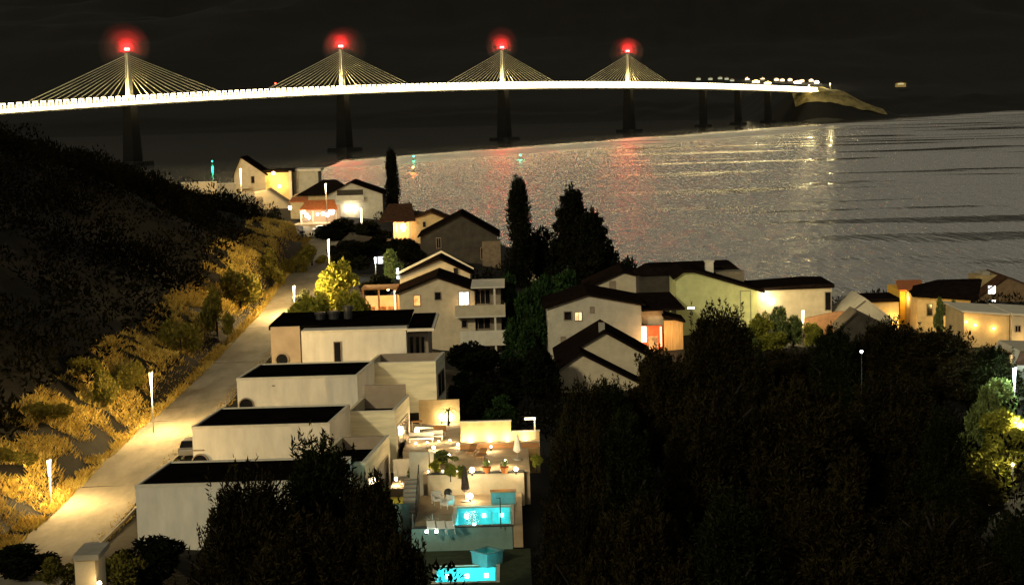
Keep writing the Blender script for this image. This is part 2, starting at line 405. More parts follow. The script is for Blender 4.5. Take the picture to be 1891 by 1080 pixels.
for a in range(-8, 12):
    for b_ in range(0, 8): mb.face([(a * 500, b_ * 500 - 400, 0), (a * 500 + 500, b_ * 500 - 400, 0), (a * 500 + 500, b_ * 500 + 100, 0), (a * 500, b_ * 500 + 100, 0)])
me = bpy.data.meshes.new('sea')
bm = bmesh.new(); [bm.faces.new([bm.verts.new(mb.v[i]) for i in f]) for f in mb.f]; bmesh.ops.remove_doubles(bm, verts=bm.verts, dist=0.01); bm.to_mesh(me); bm.free()
me.materials.append(water_material())
sea = bpy.data.objects.new('sea', me); C.objects.link(sea); tag(sea, kind='structure')

def sstep(a, b, x): t_ = min(1, max(0, (x - a) / (b - a))); return t_ * t_ * (3 - 2 * t_)
def shore_h(x, y):
    nz = mnoise.fractal(Vector((x * 0.0016, y * 0.0016, 0)), 1.0, 2.1, 5)
    n2 = mnoise.fractal(Vector((x * 0.012, y * 0.012, 3.1)), 1.0, 2.1, 4)
    d = y - 2860 - 40 * mnoise.noise(Vector((x * 0.004, 0.3, 0)))
    h = -6 + 40 * sstep(-20, 260, d) + 420 * sstep(150, 2600, d) * (1 + 0.35 * nz) + 7 * n2 * sstep(0, 150, d)
    g = math.exp(-((x - 470) / 70) ** 2) if x < 470 else math.exp(-((x - 470) / 95) ** 2)
    head = 62 * g * sstep(2540, 2640, y) * (1 - sstep(3000, 3300, y)) - 6 + 4 * n2
    head = min(head, 40.5 + max(0, (y - 2660)) * 0.075 + 1.0 * n2)
    return max(h, head)
def far_hills():
    xs = np.concatenate([np.arange(-2600, 150, 60), np.arange(150, 900, 8), np.arange(900, 3300.1, 60)])
    ys = np.concatenate([np.arange(2560, 3050, 12), np.arange(3050, 6200.1, 70)])
    mb = MB(); nx = len(xs)
    for y in ys:
        for x in xs: mb.v.append((float(x), float(y), shore_h(float(x), float(y))))
    for j in range(len(ys) - 1):
        for i in range(nx - 1): mb.f.append((j * nx + i, j * nx + i + 1, (j + 1) * nx + i + 1, (j + 1) * nx + i))
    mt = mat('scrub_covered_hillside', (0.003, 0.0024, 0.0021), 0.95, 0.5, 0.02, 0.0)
    tag(mb.build('hills', mt, smooth=True), kind='structure')
far_hills()
def cliff():
    mb = MB(); xs = np.arange(436, 580, 5.0); ys = np.arange(2590, 2790, 6.0); nx = len(xs)
    for y in ys:
        for x in xs:
            n_ = mnoise.fractal(Vector((x * 0.03, y * 0.03, 7)), 1.0, 2.0, 4)
            mb.v.append((float(x), float(y), shore_h(float(x), float(y)) + 1.0 + 3.4 * abs(n_) * (1 - abs(x - 500) / 130)))
    for j in range(len(ys) - 1):
        for i in range(nx - 1): mb.f.append((j * nx + i, j * nx + i + 1, (j + 1) * nx + i + 1, (j + 1) * nx + i))
    tag(mb.build('cliff', mat('cut_limestone_slope', (0.05, 0.045, 0.015), 0.95, 0.5, 0.06, col2=(0.30, 0.24, 0.10)), smooth=True), kind='structure')
cliff()
mb = MB()
for i in range(60):
    x0, x1 = -5200 + i * 170, -5200 + (i + 1) * 170
    hz = lambda x: 690 + 60 * mnoise.noise(Vector((x * 0.0012, 5.5, 0))) + 22 * mnoise.noise(Vector((x * 0.006, 1.5, 0)))
    mb.face([(x0, 7000, -5), (x1, 7000, -5), (x1, 9000, hz(x1)), (x0, 9000, hz(x0))]); mb.face([(x0, 9000, hz(x0)), (x1, 9000, hz(x1)), (x1, 10500, -5), (x0, 10500, -5)])
tag(mb.build('sky_strip_ridge', mat('sky_toned_ridge', (0.10, 0.10, 0.08), 0.95, 0.3, 0.004)), kind='structure')  # added ridge, its tone standing in for the dim strip of sky

# ------------------------------------------------------------------ the bridge
BEACON = 1.4e5
def bridge():
    SS = np.array([-1.2, -0.494, 0, 1, 2, 3, 5]); EE = np.array([43.0, 49.5, 53.8, 59.8, 60.6, 57.2, 44.0])
    co = np.polyfit(SS, EE, 3); dz = lambda s: float(np.polyval(co, s))
    u = Vector((157.0, 237.0, 0)).normalized(); nrm = Vector((u.y, -u.x, 0))       # nrm points to the near, right-hand side
    def Pt(s, off=0.0, z=0.0):
        x, y = bridge_xy(s); return Vector((x, y, dz(s) + z)) + nrm * off
    root = thing('cable_stayed_bridge', 'long white lit cable stayed bridge crossing the strait below the dark hills', 'bridge', (*bridge_xy(1.5), 0))
    ox = Vector((*bridge_xy(1.5), 0))
    def L(p): return tuple(Vector(p) - ox)
    M_gird = mat('bridge_girder_paint', (0.62, 0.60, 0.52), 0.7, 0.08, 0.2)
    M_pyl = mat('bridge_pylon_concrete', (0.62, 0.58, 0.44), 0.85, 0.08, 0.15)
    M_pier = mat('bridge_pier_concrete', (0.008, 0.0075, 0.007), 0.9, 0.2, 0.1)
    M_cab = mat('stay_cable_sheath', (0.72, 0.66, 0.45), 0.6, 0.05, 0.2)
    M_deckl = emit('deck_lamp_glow', (1.0, 0.84, 0.46), 13.0)
    M_edge = emit('lit_girder_side_glow', (1.0, 0.80, 0.38), 10)  # added glowing band standing in for the lamplit girder side
    g = MB(); road_ = MB(); barrier = {-1: MB(), 1: MB()}; edge = MB()
    S = np.arange(-1.2, 5.03, 0.05)
    for a, b in zip(S[:-1], S[1:]):
        g.hexa([L(Pt(a, -4, -4.3)), L(Pt(a, 4, -4.3)), L(Pt(b, 4, -4.3)), L(Pt(b, -4, -4.3)), L(Pt(a, -11, -0.2)), L(Pt(a, 11, -0.2)), L(Pt(b, 11, -0.2)), L(Pt(b, -11, -0.2))])
        road_.hexa([L(Pt(a, -10.8, -0.2)), L(Pt(a, 10.8, -0.2)), L(Pt(b, 10.8, -0.2)), L(Pt(b, -10.8, -0.2)), L(Pt(a, -10.8, 0)), L(Pt(a, 10.8, 0)), L(Pt(b, 10.8, 0)), L(Pt(b, -10.8, 0))])
        for sg in (-1, 1):
            barrier[sg].hexa([L(Pt(a, sg * 11.0, -0.2)), L(Pt(a, sg * 11.15, -0.2)), L(Pt(b, sg * 11.15, -0.2)), L(Pt(b, sg * 11.0, -0.2)), L(Pt(a, sg * 11.0, 2.6)), L(Pt(a, sg * 11.15, 2.6)), L(Pt(b, sg * 11.15, 2.6)), L(Pt(b, sg * 11.0, 2.6))])
        edge.hexa([L(Pt(a, 11.2, -2.8)), L(Pt(a, 11.5, -2.8)), L(Pt(b, 11.5, -2.8)), L(Pt(b, 11.2, -2.8)), L(Pt(a, 11.2, -0.3)), L(Pt(a, 11.5, -0.3)), L(Pt(b, 11.5, -0.3)), L(Pt(b, 11.2, -0.3))])
    g.build('girder', M_gird, root); road_.build('roadway', mat('bridge_asphalt', (0.08, 0.08, 0.08)), root)
    [barrier[q].build('wind_barrier', M_gird, root) for q in (-1, 1)]; edge.build('lit_side_band', M_edge, root)
    step = 8.0 / 284.3
    lamps = np.arange(-0.62, 5.0, step)
    pm = MB().box(-2.4, -1.5, -0.2, 0.2, 0.3, 3.6).box(1.5, 2.4, -0.2, 0.2, 0.3, 3.6).box(-2.4, 2.4, -0.2, 0.2, 3.6, 4.4).mesh('deck_lamp', M_deckl)
    rest = MB(); rz = math.atan2(u.y, u.x)
    for k, s in enumerate(lamps):
        p = Pt(s, 11.6)
        if k < 100:
            o = bpy.data.objects.new('deck_lamp', pm); C.objects.link(o); o.parent = root; o.location = L(p); o.rotation_euler = (0, 0, rz)
        else:
            q = L(p); c = nrm * 0.2
            for x0_, x1_, za_, zb_ in ((-2.4, -1.5, .3, 3.6), (1.5, 2.4, .3, 3.6), (-2.4, 2.4, 3.6, 4.4)):
                rest.hexa([tuple(Vector(q) + e + Vector((0, 0, zz))) for zz in (za_, zb_) for e in (u * x0_ + c, u * x1_ + c, u * x1_ - c, u * x0_ - c)])
    tag(rest.build('deck_lamp', M_deckl, root), kind='stuff')
    names = ['nearest to the houses with the widest fan of cables', 'second from the near shore', 'third from the near shore', 'nearest to the far village and smallest']
    for i in range(4):
        x, y = bridge_xy(i); z = dz(i); base = Vector((x, y, 0))
        tw = MB()
        top = z + 40.0
        def ring(zz, a, b): return [L(base + u * (sx_ * a) + nrm * (sy_ * b) + Vector((0, 0, zz))) for sx_, sy_ in ((-1, -1), (1, -1), (1, 1), (-1, 1))]
        tw.hexa(ring(z, 2.2, 2.6) + ring(top - 4, 1.5, 1.6))
        tw.hexa(ring(top - 4, 1.7, 1.8) + ring(top, 1.5, 1.6))
        t_o = tw.build('tower', M_pyl, root)
        pr = MB(); pr.hexa(ring(0, 5.5, 6.5) + ring(z - 4.3, 4.0, 4.5)); pr.build('pier', M_pier, t_o)
        cs = MB(); cs.hexa(ring(-3, 13, 13) + ring(3.2, 12, 12)); cs.build('pile_cap', M_pier, t_o)
        for sd in (-1, 1):
            for k in range(12):
                t_ = k / 11.0
                sdk = i + sd * (17 + (122 - 17) * t_) / 284.3
                za = z + 21 + 17.0 * t_
                a = base + Vector((0, 0, za)) + u * sd * 1.6
                cb = MB().tube(L(a), L(Pt(sdk, 0, 0.4)), 0.40, 0.40, 5)
                cb.build('cable', M_cab, t_o)
        bc = MB(); c = L(base + Vector((0, 0, top)))
        bc.tube(c, (c[0], c[1], c[2] + 1.2), 0.5, 0.4, 8)
        bc.build('beacon_mount', M_dark, t_o)
        be = MB()                              # a ring of LED lamps round the light's centre
        for q in range(6):
            a_ = q * math.pi / 3; be.ball((c[0] + 1.75 * math.cos(a_), c[1] + 1.75 * math.sin(a_), c[2] + 3.0), 0.72, 5, 1.7)
        be.build('beacon', emit('red_beacon_glow', (1.0, 0.045, 0.04), 40), t_o)
        lamp('beacon_light', Vector(c) + Vector((0, 0, 3.0)), BEACON, (1.0, 0.006, 0.008), 0.25, t_o)
        MB().lathe([(0.5, 0.5), (5.0, 0.75), (5.0, 0.95), (0.5, 0.95)], 20, c).build('beacon_shield', M_dark, t_o)  # added disc keeping the red light off the cables and deck
        for sd in (-1, 1):
            lamp('floodlight', Vector(L(Pt(i + sd * 0.055, 0, 1.5))), 80000, (1.0, 0.78, 0.30), 0.5, root)
        for rad, dens in ((21.0, 0.0005), (17.0, 0.0009), (13.5, 0.0015), (10.5, 0.0026), (7.5, 0.0044), (5.0, 0.0080)):        # added mist balls that imitate the lens glow of the beacon, thicker close to it
            mt = MATS.get('halo_mist%d' % rad)
            if mt is None:
                mt, t, out = nodes('halo_mist%d' % rad)
                v = t.nodes.new('ShaderNodeVolumePrincipled'); v.inputs['Density'].default_value = dens; v.inputs['Color'].default_value = (0.95, 0.95, 0.95, 1)
                t.links.new(v.outputs[0], out.inputs['Volume']); MATS['halo_mist%d' % rad] = mt; mt.cycles.volume_sampling = 'EQUIANGULAR'
            hz = MB(); hz.ball((0, 0, 0), rad, 16)
            ho = hz.build('beacon_halo', mt, smooth=True); k_ = random.Random(i * 31 + int(rad)); ho.location = base + Vector((k_.uniform(-.16, .16) * rad, 0, top + 3.0 + k_.uniform(-.10, .16) * rad)); ho.scale = (k_.uniform(.85, 1.15), 1, k_.uniform(.85, 1.15)); tag(ho, kind='stuff')
    # plain piers of the approach spans
    for s in (3.72, 4.10, 4.45):
        x, y = bridge_xy(s); base = Vector((x, y, 0)); z = dz(s)
        pr = MB()
        def rg(zz, a, b): return [L(base + u * (sx_ * a) + nrm * (sy_ * b) + Vector((0, 0, zz))) for sx_, sy_ in ((-1, -1), (1, -1), (1, 1), (-1, 1))]
        pr.hexa(rg(0, 2.5, 5) + rg(z - 4.3, 2.0, 4.5)); po = pr.build('pier', M_pier, root)
        cs = MB(); cs.hexa(rg(-3, 9, 10) + rg(3, 8, 9)); cs.build('pile_cap', M_pier, po)
    # the red lamp on a slim mast at mid span
    p = Pt(0.615, 9.5, 0); tr = thing('signal_mast', 'slim mast with a small red lamp standing on the bridge deck between two towers', 'mast', tuple(p), rz)
    MB().tube((0, 0, -.1), (0, 0, 8.2), 0.22, 0.14, 8).build('pole', M_pier, tr); MB().box(-.9, .1, -.1, .1, 7.9, 8.2).build('arm', M_pier, tr)
    MB().ball((0, 0, 9.0), .75, 6).build('lamp', emit('mast_lamp_glow', (1, 0.10, 0.05), 9), tr)
bridge()

# ------------------------------------------------------------------ far village and buoys
def far_village():
    spots = [(1330, 145, 0), (1352, 148, 0), (1342, 146, 0), (1380, 146, 1), (1396, 151, 2), (1408, 146, 1), (1418, 153, 2), (1434, 147, 1), (1445, 149, 1), (1459, 147, 1), (1473, 152, 3), (1481, 149, 1), (1498, 149, 1), (1508, 151, 4), (1290, 146, 0), (1312, 146, 0)]
    M_h = [mat('far_house_render', (0.30, 0.26, 0.2)), mat('far_house_ochre', (0.5, 0.36, 0.14))]
    desc = ['dim', 'dim', 'dim', 'small cream', 'wide yellow lit', 'narrow cream', 'broad ochre', 'tall cream', 'low cream', 'plain cream', 'brightest white lit', 'small ochre', 'shaded', 'white lit end', 'faint', 'faint']
    for k, (px, py, b) in enumerate(spots):
        Y = 2640.0
        while Y < 3500:
            p = W(px, py + 3, Y)
            if shore_h(p.x, p.y) >= p.z: break
            Y += 6
        p.z = shore_h(p.x, p.y) - 0.5
        lab = {0: 'faint small house at the far end of the hilltop village row, number unlit', 1: 'cream gabled house in the lit hilltop village across the strait'}.get(b)
        w = 15 if b in (2, 3) else 9
        if b in (0, 1):
            lab = 'faint unlit house at the dim end of the village across the strait' if b == 0 else 'cream gabled house in the lit village row across the strait'
            grp = 'faint far houses' if b == 0 else 'cream far houses'
        else:
            lab = {(1396): 'wide yellow lit house in the far village, nearest the middle of the row', 1418: 'ochre floodlit house low in the far village above the bridge end', 1473: 'house with a blazing white front in the far village', 1508: 'last white lit house at the seaward end of the far village'}[px]; grp = 'bright far houses'
        t_ = thing('house', lab, 'house', p, 0, grp)
        MB().prism([(-w / 2, 0), (w / 2, 0), (w / 2, 4.5), (0, 6.5), (-w / 2, 4.5)], 0, 8).build('wall', M_h[1] if b == 2 else M_h[0], t_)
        MB().hexa([(-w / 2 - .5, -.4, 4.4), (0, -.4, 6.6), (0, 8.4, 6.6), (-w / 2 - .5, 8.4, 4.4), (-w / 2 - .5, -.4, 4.7), (0, -.4, 6.9), (0, 8.4, 6.9), (-w / 2 - .5, 8.4, 4.7)]).hexa([(0, -.4, 6.6), (w / 2 + .5, -.4, 4.4), (w / 2 + .5, 8.4, 4.4), (0, 8.4, 6.6), (0, -.4, 6.9), (w / 2 + .5, -.4, 4.7), (w / 2 + .5, 8.4, 4.7), (0, 8.4, 6.9)]).build('roof', M_browntile, t_)
        st = {0: 0.7, 1: 4.0, 2: 7, 3: 22, 4: 30}[b]
        cl = {0: (0.7, 0.75, 0.5), 1: (1, 0.75, 0.45), 2: (1, 0.78, 0.30), 3: (1, 0.9, 0.7), 4: (1, 0.97, 0.85)}[b]
        MB().box(-w / 2 + .6, w / 2 - .6, -0.15, -0.05, 0.8, 3.6).build('lit_window', emit('far_window_glow_%d' % b, cl, st), t_)
        if b >= 1: lamp('house_light', (0, -6, 5), 6000 if b == 1 else 14000 if b == 2 else 16000, (1, 0.85, 0.5), 0.4, t_)
    # lamp on the bridge landing that lights the cut slope
    for px, py, pw in ((1494, 163, 60000), (1533, 164, 50000)):
        Y = 2665 if px < 1500 else 2740
        p = W(px, py, Y); gz = shore_h(p.x, p.y)
        t_ = thing('floodlight_mast', 'tall lamp mast at the %s' % ('bridge landing on the far shore' if px < 1500 else 'road cutting beyond the far bridge end'), 'lamp', (p.x, p.y, gz))
        MB().tube((0, 0, -1), (0, 0, 12), 0.25, 0.15, 8).build('pole', M_steel, t_)
        MB().box(-0.8, 0.8, -0.5, 0.5, 12, 12.4).build('lamp_head', M_lampw, t_)
        lamp('mast_light', (0, -1, 11.5), pw, (1, 0.82, 0.36), 0.4, t_)
    p = W(1664, 155, 3150); p.z = max(shore_h(p.x, p.y), p.z - 2)
    t_ = thing('house', 'lone dimly lit house on the dark slope beyond the far village', 'house', p)
    MB().prism([(-9, -4), (9, -4), (9, 3.2), (0, 5), (-9, 3.2)], 0, 9).build('wall', M_h[1], t_)
    MB().prism([(-10, 3.0), (0, 5.0), (10, 3.0), (10, 3.4), (0, 5.4), (-10, 3.4)], -0.5, 9.5).build('roof', M_browntile, t_)
    MB().box(-6, 5, -0.15, -0.05, 0.5, 2.6).build('lit_window', emit('far_window_glow_9', (0.9, 0.85, 0.45), 0.7), t_)
far_village()

def buoys():
    for px, py, col, nm, lab, r in ((392, 300, (0.02, 1.0, 0.55), 'green', 'green lit buoy floating beyond the gabled house on the point', 0.3), (764, 291, (0.02, 1.0, 0.6), 'green', 'green lit buoy beside the top of the slim cypress', 0.36), (961, 289, (0.02, 0.95, 0.6), 'green', 'green lit buoy alone in the middle of the bay', 0.36), (763, 313, (1.0, 0.28, 0.05), 'orange', 'orange lit buoy on the water below a green one', 0.45)):
        p = WZ(px, py + 5, 0.0); sc = p.y / 1100
        t_ = thing('buoy', lab, 'buoy', (p.x, p.y, 0.0), 0, 'lit navigation buoys')
        MB().lathe([(0.9, -0.5), (1.2, 0.0), (1.1, 0.5), (0.5, 0.8)], 14).build('float', mat('buoy_paint', (0.05, 0.15, 0.08)), t_, smooth=True)
        MB().tube((0, 0, 0.7), (0, 0, 2.7), 0.25, 0.12, 8).build('mast', M_dark, t_)
        MB().ball((0, 0, 3.1), r * 1.35, 6).build('lantern', emit('buoy_%s_glow' % nm, col, 22), t_)
        lamp('buoy_light', (0, 0, 3.1), 900, col, r * 1.4, t_)
buoys()

# ------------------------------------------------------------------ houses
class Frame:
    """A facade plane through the point seen at (px, py) at distance Y, turned by yaw; turns photo pixels into (x, z) on the plane."""
    def __init__(s, px, py, Y, yaw=0.0):
        s.o = W(px, py, Y); s.yaw = yaw
        s.ex = Vector((math.cos(yaw), math.sin(yaw), 0)); s.ey = Vector((-math.sin(yaw), math.cos(yaw), 0))
    def at(s, px, py, back=0.0):
        o = s.o + s.ey * back
        d = ray(px, py); t_ = (o - CAM).dot(s.ey) / d.dot(s.ey)
        q = CAM + d * t_ - s.o
        return q.dot(s.ex), q.z
    def x(s, px, py, back=0.0): return s.at(px, py, back)[0]
    def z(s, px, py, back=0.0): return s.at(px, py, back)[1]

def window(t_, x0, x1, z0, z1, pane, y=0.0, frame=M_frame, bars=1, name='window'):
    f = MB(); w = min(0.10, (x1 - x0) * 0.14)
    f.box(x0 - w, x1 + w, y - 0.09, y - 0.003, z1, z1 + w).box(x0 - w, x1 + w, y - 0.13, y - 0.003, z0 - w, z0)
    f.box(x0 - w, x0, y - 0.09, y - 0.003, z0, z1).box(x1, x1 + w, y - 0.09, y - 0.003, z0, z1)
    for k in range(1, bars + 1):
        xc = x0 + (x1 - x0) * k / (bars + 1); f.box(xc - w * 0.35, xc + w * 0.35, y - 0.07, y - 0.003, z0, z1)
    fo = f.build(name, frame, t_)
    MB().box(x0, x1, y - 0.045, y - 0.004, z0, z1).build('pane', pane, fo)
    return fo

def gable_roof(xl, zl, xa, za, xr, zr, y0, y1, th=0.28, ov=0.55):
    dl = Vector((xa - xl, za - zl)).normalized(); dr = Vector((xr - xa, zr - za)).normalized()
    el_, er = (xl - dl.x * ov, zl - dl.y * ov), (xr + dr.x * ov, zr + dr.y * ov)
    return MB().prism([(el_[0], el_[1] + 0.02), (xa, za + 0.02), (er[0], er[1] + 0.02), (er[0], er[1] + th), (xa, za + th * 1.15), (el_[0], el_[1] + th)], y0, y1)

def gable_house(label, Y, xl, xr, yb, yel, yer, xa, ya, depth, wall, roof, yaw=0.0, wins=(), name='house', over=0.5, deep=3.0, wname='wall'):
    fr = Frame((xl + xr) / 2, yb, Y, yaw)
    t_ = thing(name, label, 'house', fr.o, yaw)
    XL, ZL = fr.at(xl, yel); XR, ZR = fr.at(xr, yer); XA, ZA = fr.at(xa, ya)
    MB().prism([(XL, -deep), (XR, -deep), (XR, ZR), (XA, ZA), (XL, ZL)], 0, depth).build(wname, wall, t_)
    gable_roof(XL, ZL, XA, ZA, XR, ZR, -over, depth + over).build('roof', roof, t_)
    for w in wins:
        (x0, y0, x1, y1, pn) = w[:5]
        a = fr.at(x0, y0); b = fr.at(x1, y1)
        window(t_, a[0], b[0], b[1], a[1], pn, bars=(w[5] if len(w) > 5 else 1))
    return t_, fr

def box_part(t_, fr, name, x0, y0, x1, y1, back, depth, material, deep=0.0, bevel=0.0):   # a box whose front face fills the pixels, set back by `back`
    a = fr.at(x0, y0, back); b = fr.at(x1, y1, back)
    return MB().box(a[0], b[0], back, back + depth, b[1] - deep, a[1]).build(name, material, t_, bevel=bevel)

# house on the point with its wing (photo 420-595, 290-400)
t_, fr = gable_house('white steep gabled house on the point with an orange lit side wing', 420, 432, 490, 385, 322, 322, 445, 292, 10, M_beige, M_tile, wins=[(464, 326, 470, 338, M_glass, 0)])
o = box_part(t_, fr, 'side_wing', 480, 318, 541, 385, 1.5, 8, M_ochre, 3)
box_part(t_, fr, 'wing_roof', 478, 315, 543, 318, 1.2, 8.5, M_tile)
box_part(t_, fr, 'annex', 541, 316, 590, 385, 3.0, 8, M_grey, 3)
box_part(t_, fr, 'annex_roof', 541, 313, 592, 316, 2.7, 8.4, M_trim)
box_part(t_, fr, 'porch_pillar', 533, 316, 540, 370, 0.7, 0.6, M_trim, 2)
for (px, py, s_) in ((505, 320, 1300), (516, 344, 1000)):
    x, z = fr.at(px, py, 0.6)
    MB().ball((x, 0.6, z), 0.42, 7).build('wall_lamp', emit('orange_lamp_glow', (1.0, 0.66, 0.25), 16), t_)
    lamp('wall_lamp_light', (x, -0.5, z), s_ * 0.75, (1.0, 0.55, 0.16), 0.4, t_)
x0, z0 = fr.at(428, 330); x1, z1 = fr.at(462, 348)
MB().box(x0, x1, -1.3, 0.0, z1, z1 + 0.15).box(x0, x1, -1.3, -1.2, z1 + .15, z1 + 1.0).build('balcony', M_beige, t_)
# stair and outbuildings down the slope
fr2 = Frame(505, 392, 400)
t_ = thing('outbuilding', 'low stone outbuilding with a sloping grey roof under the gabled house', 'outbuilding', fr2.o)
a, b, c_, d_ = fr2.at(470, 355), fr2.at(495, 352), fr2.at(540, 384), fr2.at(470, 398)
MB().prism([(a[0], d_[1] - 2), (c_[0], d_[1] - 2), (c_[0], c_[1]), (b[0], b[1]), (a[0], a[1])], 0, 6).build('wall', M_beige, t_)
MB().prism([(b[0] - .2, b[1] + .05), (c_[0] + .5, c_[1] - .25), (c_[0] + .5, c_[1] + .1), (b[0] - .2, b[1] + .4)], -0.4, 6.4).build('roof', M_concrete, t_)
e = fr2.at(478, 368); MB().box(e[0] - .8, e[0] + .8, -0.1, -0.01, e[1] - 1.2, e[1] + .6).build('door', M_frame, t_)
for k, (xa, ya, xb, yb_) in enumerate(((335, 338, 400, 352), (400, 340, 436, 372), (390, 362, 470, 392))):
    frw = Frame((xa + xb) / 2, yb_, 405 - 8 * k)
    t_ = thing('garden_wall', ['long pale garden wall at the crest of the dark slope', 'short pale garden wall left of the gabled house lamp', 'low pale retaining wall below the gabled house'][k], 'wall', frw.o)
    a, b = frw.at(xa, ya), frw.at(xb, yb_)
    MB().box(a[0], b[0], 0, 0.4, b[1] - 2.5, a[1]).build('wall', M_beige, t_)
    MB().box(a[0] - .1, b[0] + .1, -0.06, 0.46, a[1], a[1] + .12).build('coping', M_trim, t_)

# white gable-fronted house right of it (photo 540-708, 330-390)
t_, fr = gable_house('white gable fronted house with a loggia, beside the slim cypress', 380, 606, 706, 390, 359, 358, 648, 338, 12, M_grey, M_tile)
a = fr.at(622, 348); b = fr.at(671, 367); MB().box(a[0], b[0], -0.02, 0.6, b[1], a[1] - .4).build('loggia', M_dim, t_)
MB().box(a[0] - .2, b[0] + .2, -1.3, -0.02, b[1] - .2, b[1]).box(a[0] - .2, b[0] + .2, -1.3, -1.2, b[1], b[1] + .9).build('balcony', M_trim, t_)
for px in (640, 656):
    x, z = fr.at(px, 385); MB().ball((x, -0.5, z), 0.55, 7, 1.35).build('wall_lamp', emit('white_lamp_glow', (1.0, 0.90, 0.72), 15), t_)
x, z = fr.at(648, 384); lamp('wall_lamp_light', (x, -1.4, z), 260, WHITE, 0.5, t_)
fr3 = Frame(580, 385, 392)
t_ = thing('house', 'long low house with a dark hipped roof behind the red roofed tavern', 'house', fr3.o)
a = fr3.at(540, 362); b = fr3.at(640, 385)
MB().box(a[0], b[0], 0, 9, b[1] - 3, a[1]).build('wall', M_ochre, t_)
rz0 = a[1]; r1 = fr3.at(545, 358)[0]; r2 = fr3.at(650, 358)[0]; zt = fr3.z(600, 332, 5)
MB().hexa([(r1, -.6, rz0), (r2, -.6, rz0), (r2, 9.6, rz0), (r1, 9.6, rz0), (r1 + 6, 4.2, zt), (r2 - 4, 4.2, zt), (r2 - 4, 4.8, zt), (r1 + 6, 4.8, zt)]).build('roof', M_tile, t_)

# tavern terrace with terracotta canopy (photo 540-625, 365-430)
fr4 = Frame(590, 412, 362)
t_ = thing('tavern_terrace', 'open tavern terrace under a terracotta roof, ablaze with white lamps', 'terrace', fr4.o)
a = fr4.at(553, 385); b = fr4.at(624, 385); zt = fr4.z(600, 372, 2.5)
XL, XR, ZE = a[0], b[0], fr4.z(590, 388)
MB().hexa([(XL, -.5, ZE), (XR, -.5, ZE), (XR - 1.2, 5, zt), (XL + 1.0, 5, zt), (XL, -.5, ZE + .2), (XR, -.5, ZE + .2), (XR - 1.2, 5, zt + .2), (XL + 1.0, 5, zt + .2)]).build('roof', M_redtile, t_)
for xx in (XL + .3, (XL * 2 + XR) / 3, XR - .4): MB().box(xx - .15, xx + .15, -0.2, 0.1, -1.5, ZE).build('post', M_trim, t_)
MB().box(XL, XR, 4.6, 5.0, -1.5, ZE + .8).build('rear_wall', M_brownwall, t_)
MB().box(XL - 1, XR + 1, -2, 5, -1.6, -0.02).build('terrace_floor', M_paving, t_)
for (px, py, r) in ((560, 390, .45), (566, 398, .4), (570, 402, .3), (596, 395, .35), (612, 391, .6), (604, 397, .4), (586, 396, .25), (535, 384, .35)):
    x, z = fr4.at(px, py); MB().ball((x, 0.4, z), r, 7, 1.2).build('wall_lamp', emit('tavern_lamp_glow', (1.0, 0.93, 0.80), 14), t_)
lamp('tavern_light', ((XL + XR) / 2, 0.8, ZE - 1.0), 1000, (1, .80, .5), 0.6, t_)
lamp('tavern_light', (XL - 1, -2.5, ZE - .6), 1200, (1, .85, .55), 0.5, t_)
lamp('tavern_roof_light', ((XL + XR) / 2, -3.0, ZE + 3.2), 380, (1, .7, .4), 0.4, t_)
fr5 = Frame(556, 383, 372)
t_ = thing('shed', 'small terracotta roofed shed beside the tavern terrace', 'shed', fr5.o)
a = fr5.at(536, 374); b = fr5.at(566, 384); zt = fr5.z(550, 366, 3)
MB().box(a[0], b[0], 0, 4, -2.5, a[1]).build('wall', M_ochre, t_)
MB().hexa([(a[0] - .3, -.4, a[1]), (b[0] + .3, -.4, a[1]), (b[0], 4.2, zt), (a[0], 4.2, zt), (a[0] - .3, -.4, a[1] + .2), (b[0] + .3, -.4, a[1] + .2), (b[0], 4.2, zt + .2), (a[0], 4.2, zt + .2)]).build('roof', M_redtile, t_)

# house with the orange porch (photo 695-830, 380-440)
t_, fr = gable_house('low house with a glowing orange porch below the slim cypress', 330, 752, 832, 436, 410, 408, 795, 393, 9, M_ochre, M_browntile, wins=[(781, 410, 786, 419, M_glass, 0)])
box_part(t_, fr, 'porch_wall', 726, 411, 760, 436, 1.2, 6, M_ochre, 3)
a = fr.at(700, 404); b = fr.at(768, 408); zt = fr.z(735, 379, 5)
MB().hexa([(a[0], -1.2, b[1]), (b[0], -1.2, b[1]), (b[0] - 1, 6, zt), (a[0] + 1.5, 6, zt), (a[0], -1.2, b[1] + .25), (b[0], -1.2, b[1] + .25), (b[0] - 1, 6, zt + .25), (a[0] + 1.5, 6, zt + .25)]).build('porch_roof', M_browntile, t_)
x, z = fr.at(745, 420); MB().ball((x, -0.3, z), 0.5, 7, 1.5).build('wall_lamp', emit('porch_lamp_glow', (1.0, 0.86, 0.62), 14), t_)
lamp('porch_light', (x - .6, -1.0, z), 2000, (1.0, 0.55, 0.2), 0.4, t_)
for px in (731, 757): box_part(t_, fr, 'porch_post', px - 2, 408, px + 2, 436, -0.9, 0.25, M_trim, 1)

# large unlit house (photo 770-925, 393-480)
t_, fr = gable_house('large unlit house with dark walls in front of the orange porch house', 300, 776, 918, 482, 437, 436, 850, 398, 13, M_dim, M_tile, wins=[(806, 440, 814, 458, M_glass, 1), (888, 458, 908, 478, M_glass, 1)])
box_part(t_, fr, 'annex', 890, 446, 925, 482, -2.0, 4, mat('patched_render', (0.16, 0.12, 0.08)), 3)

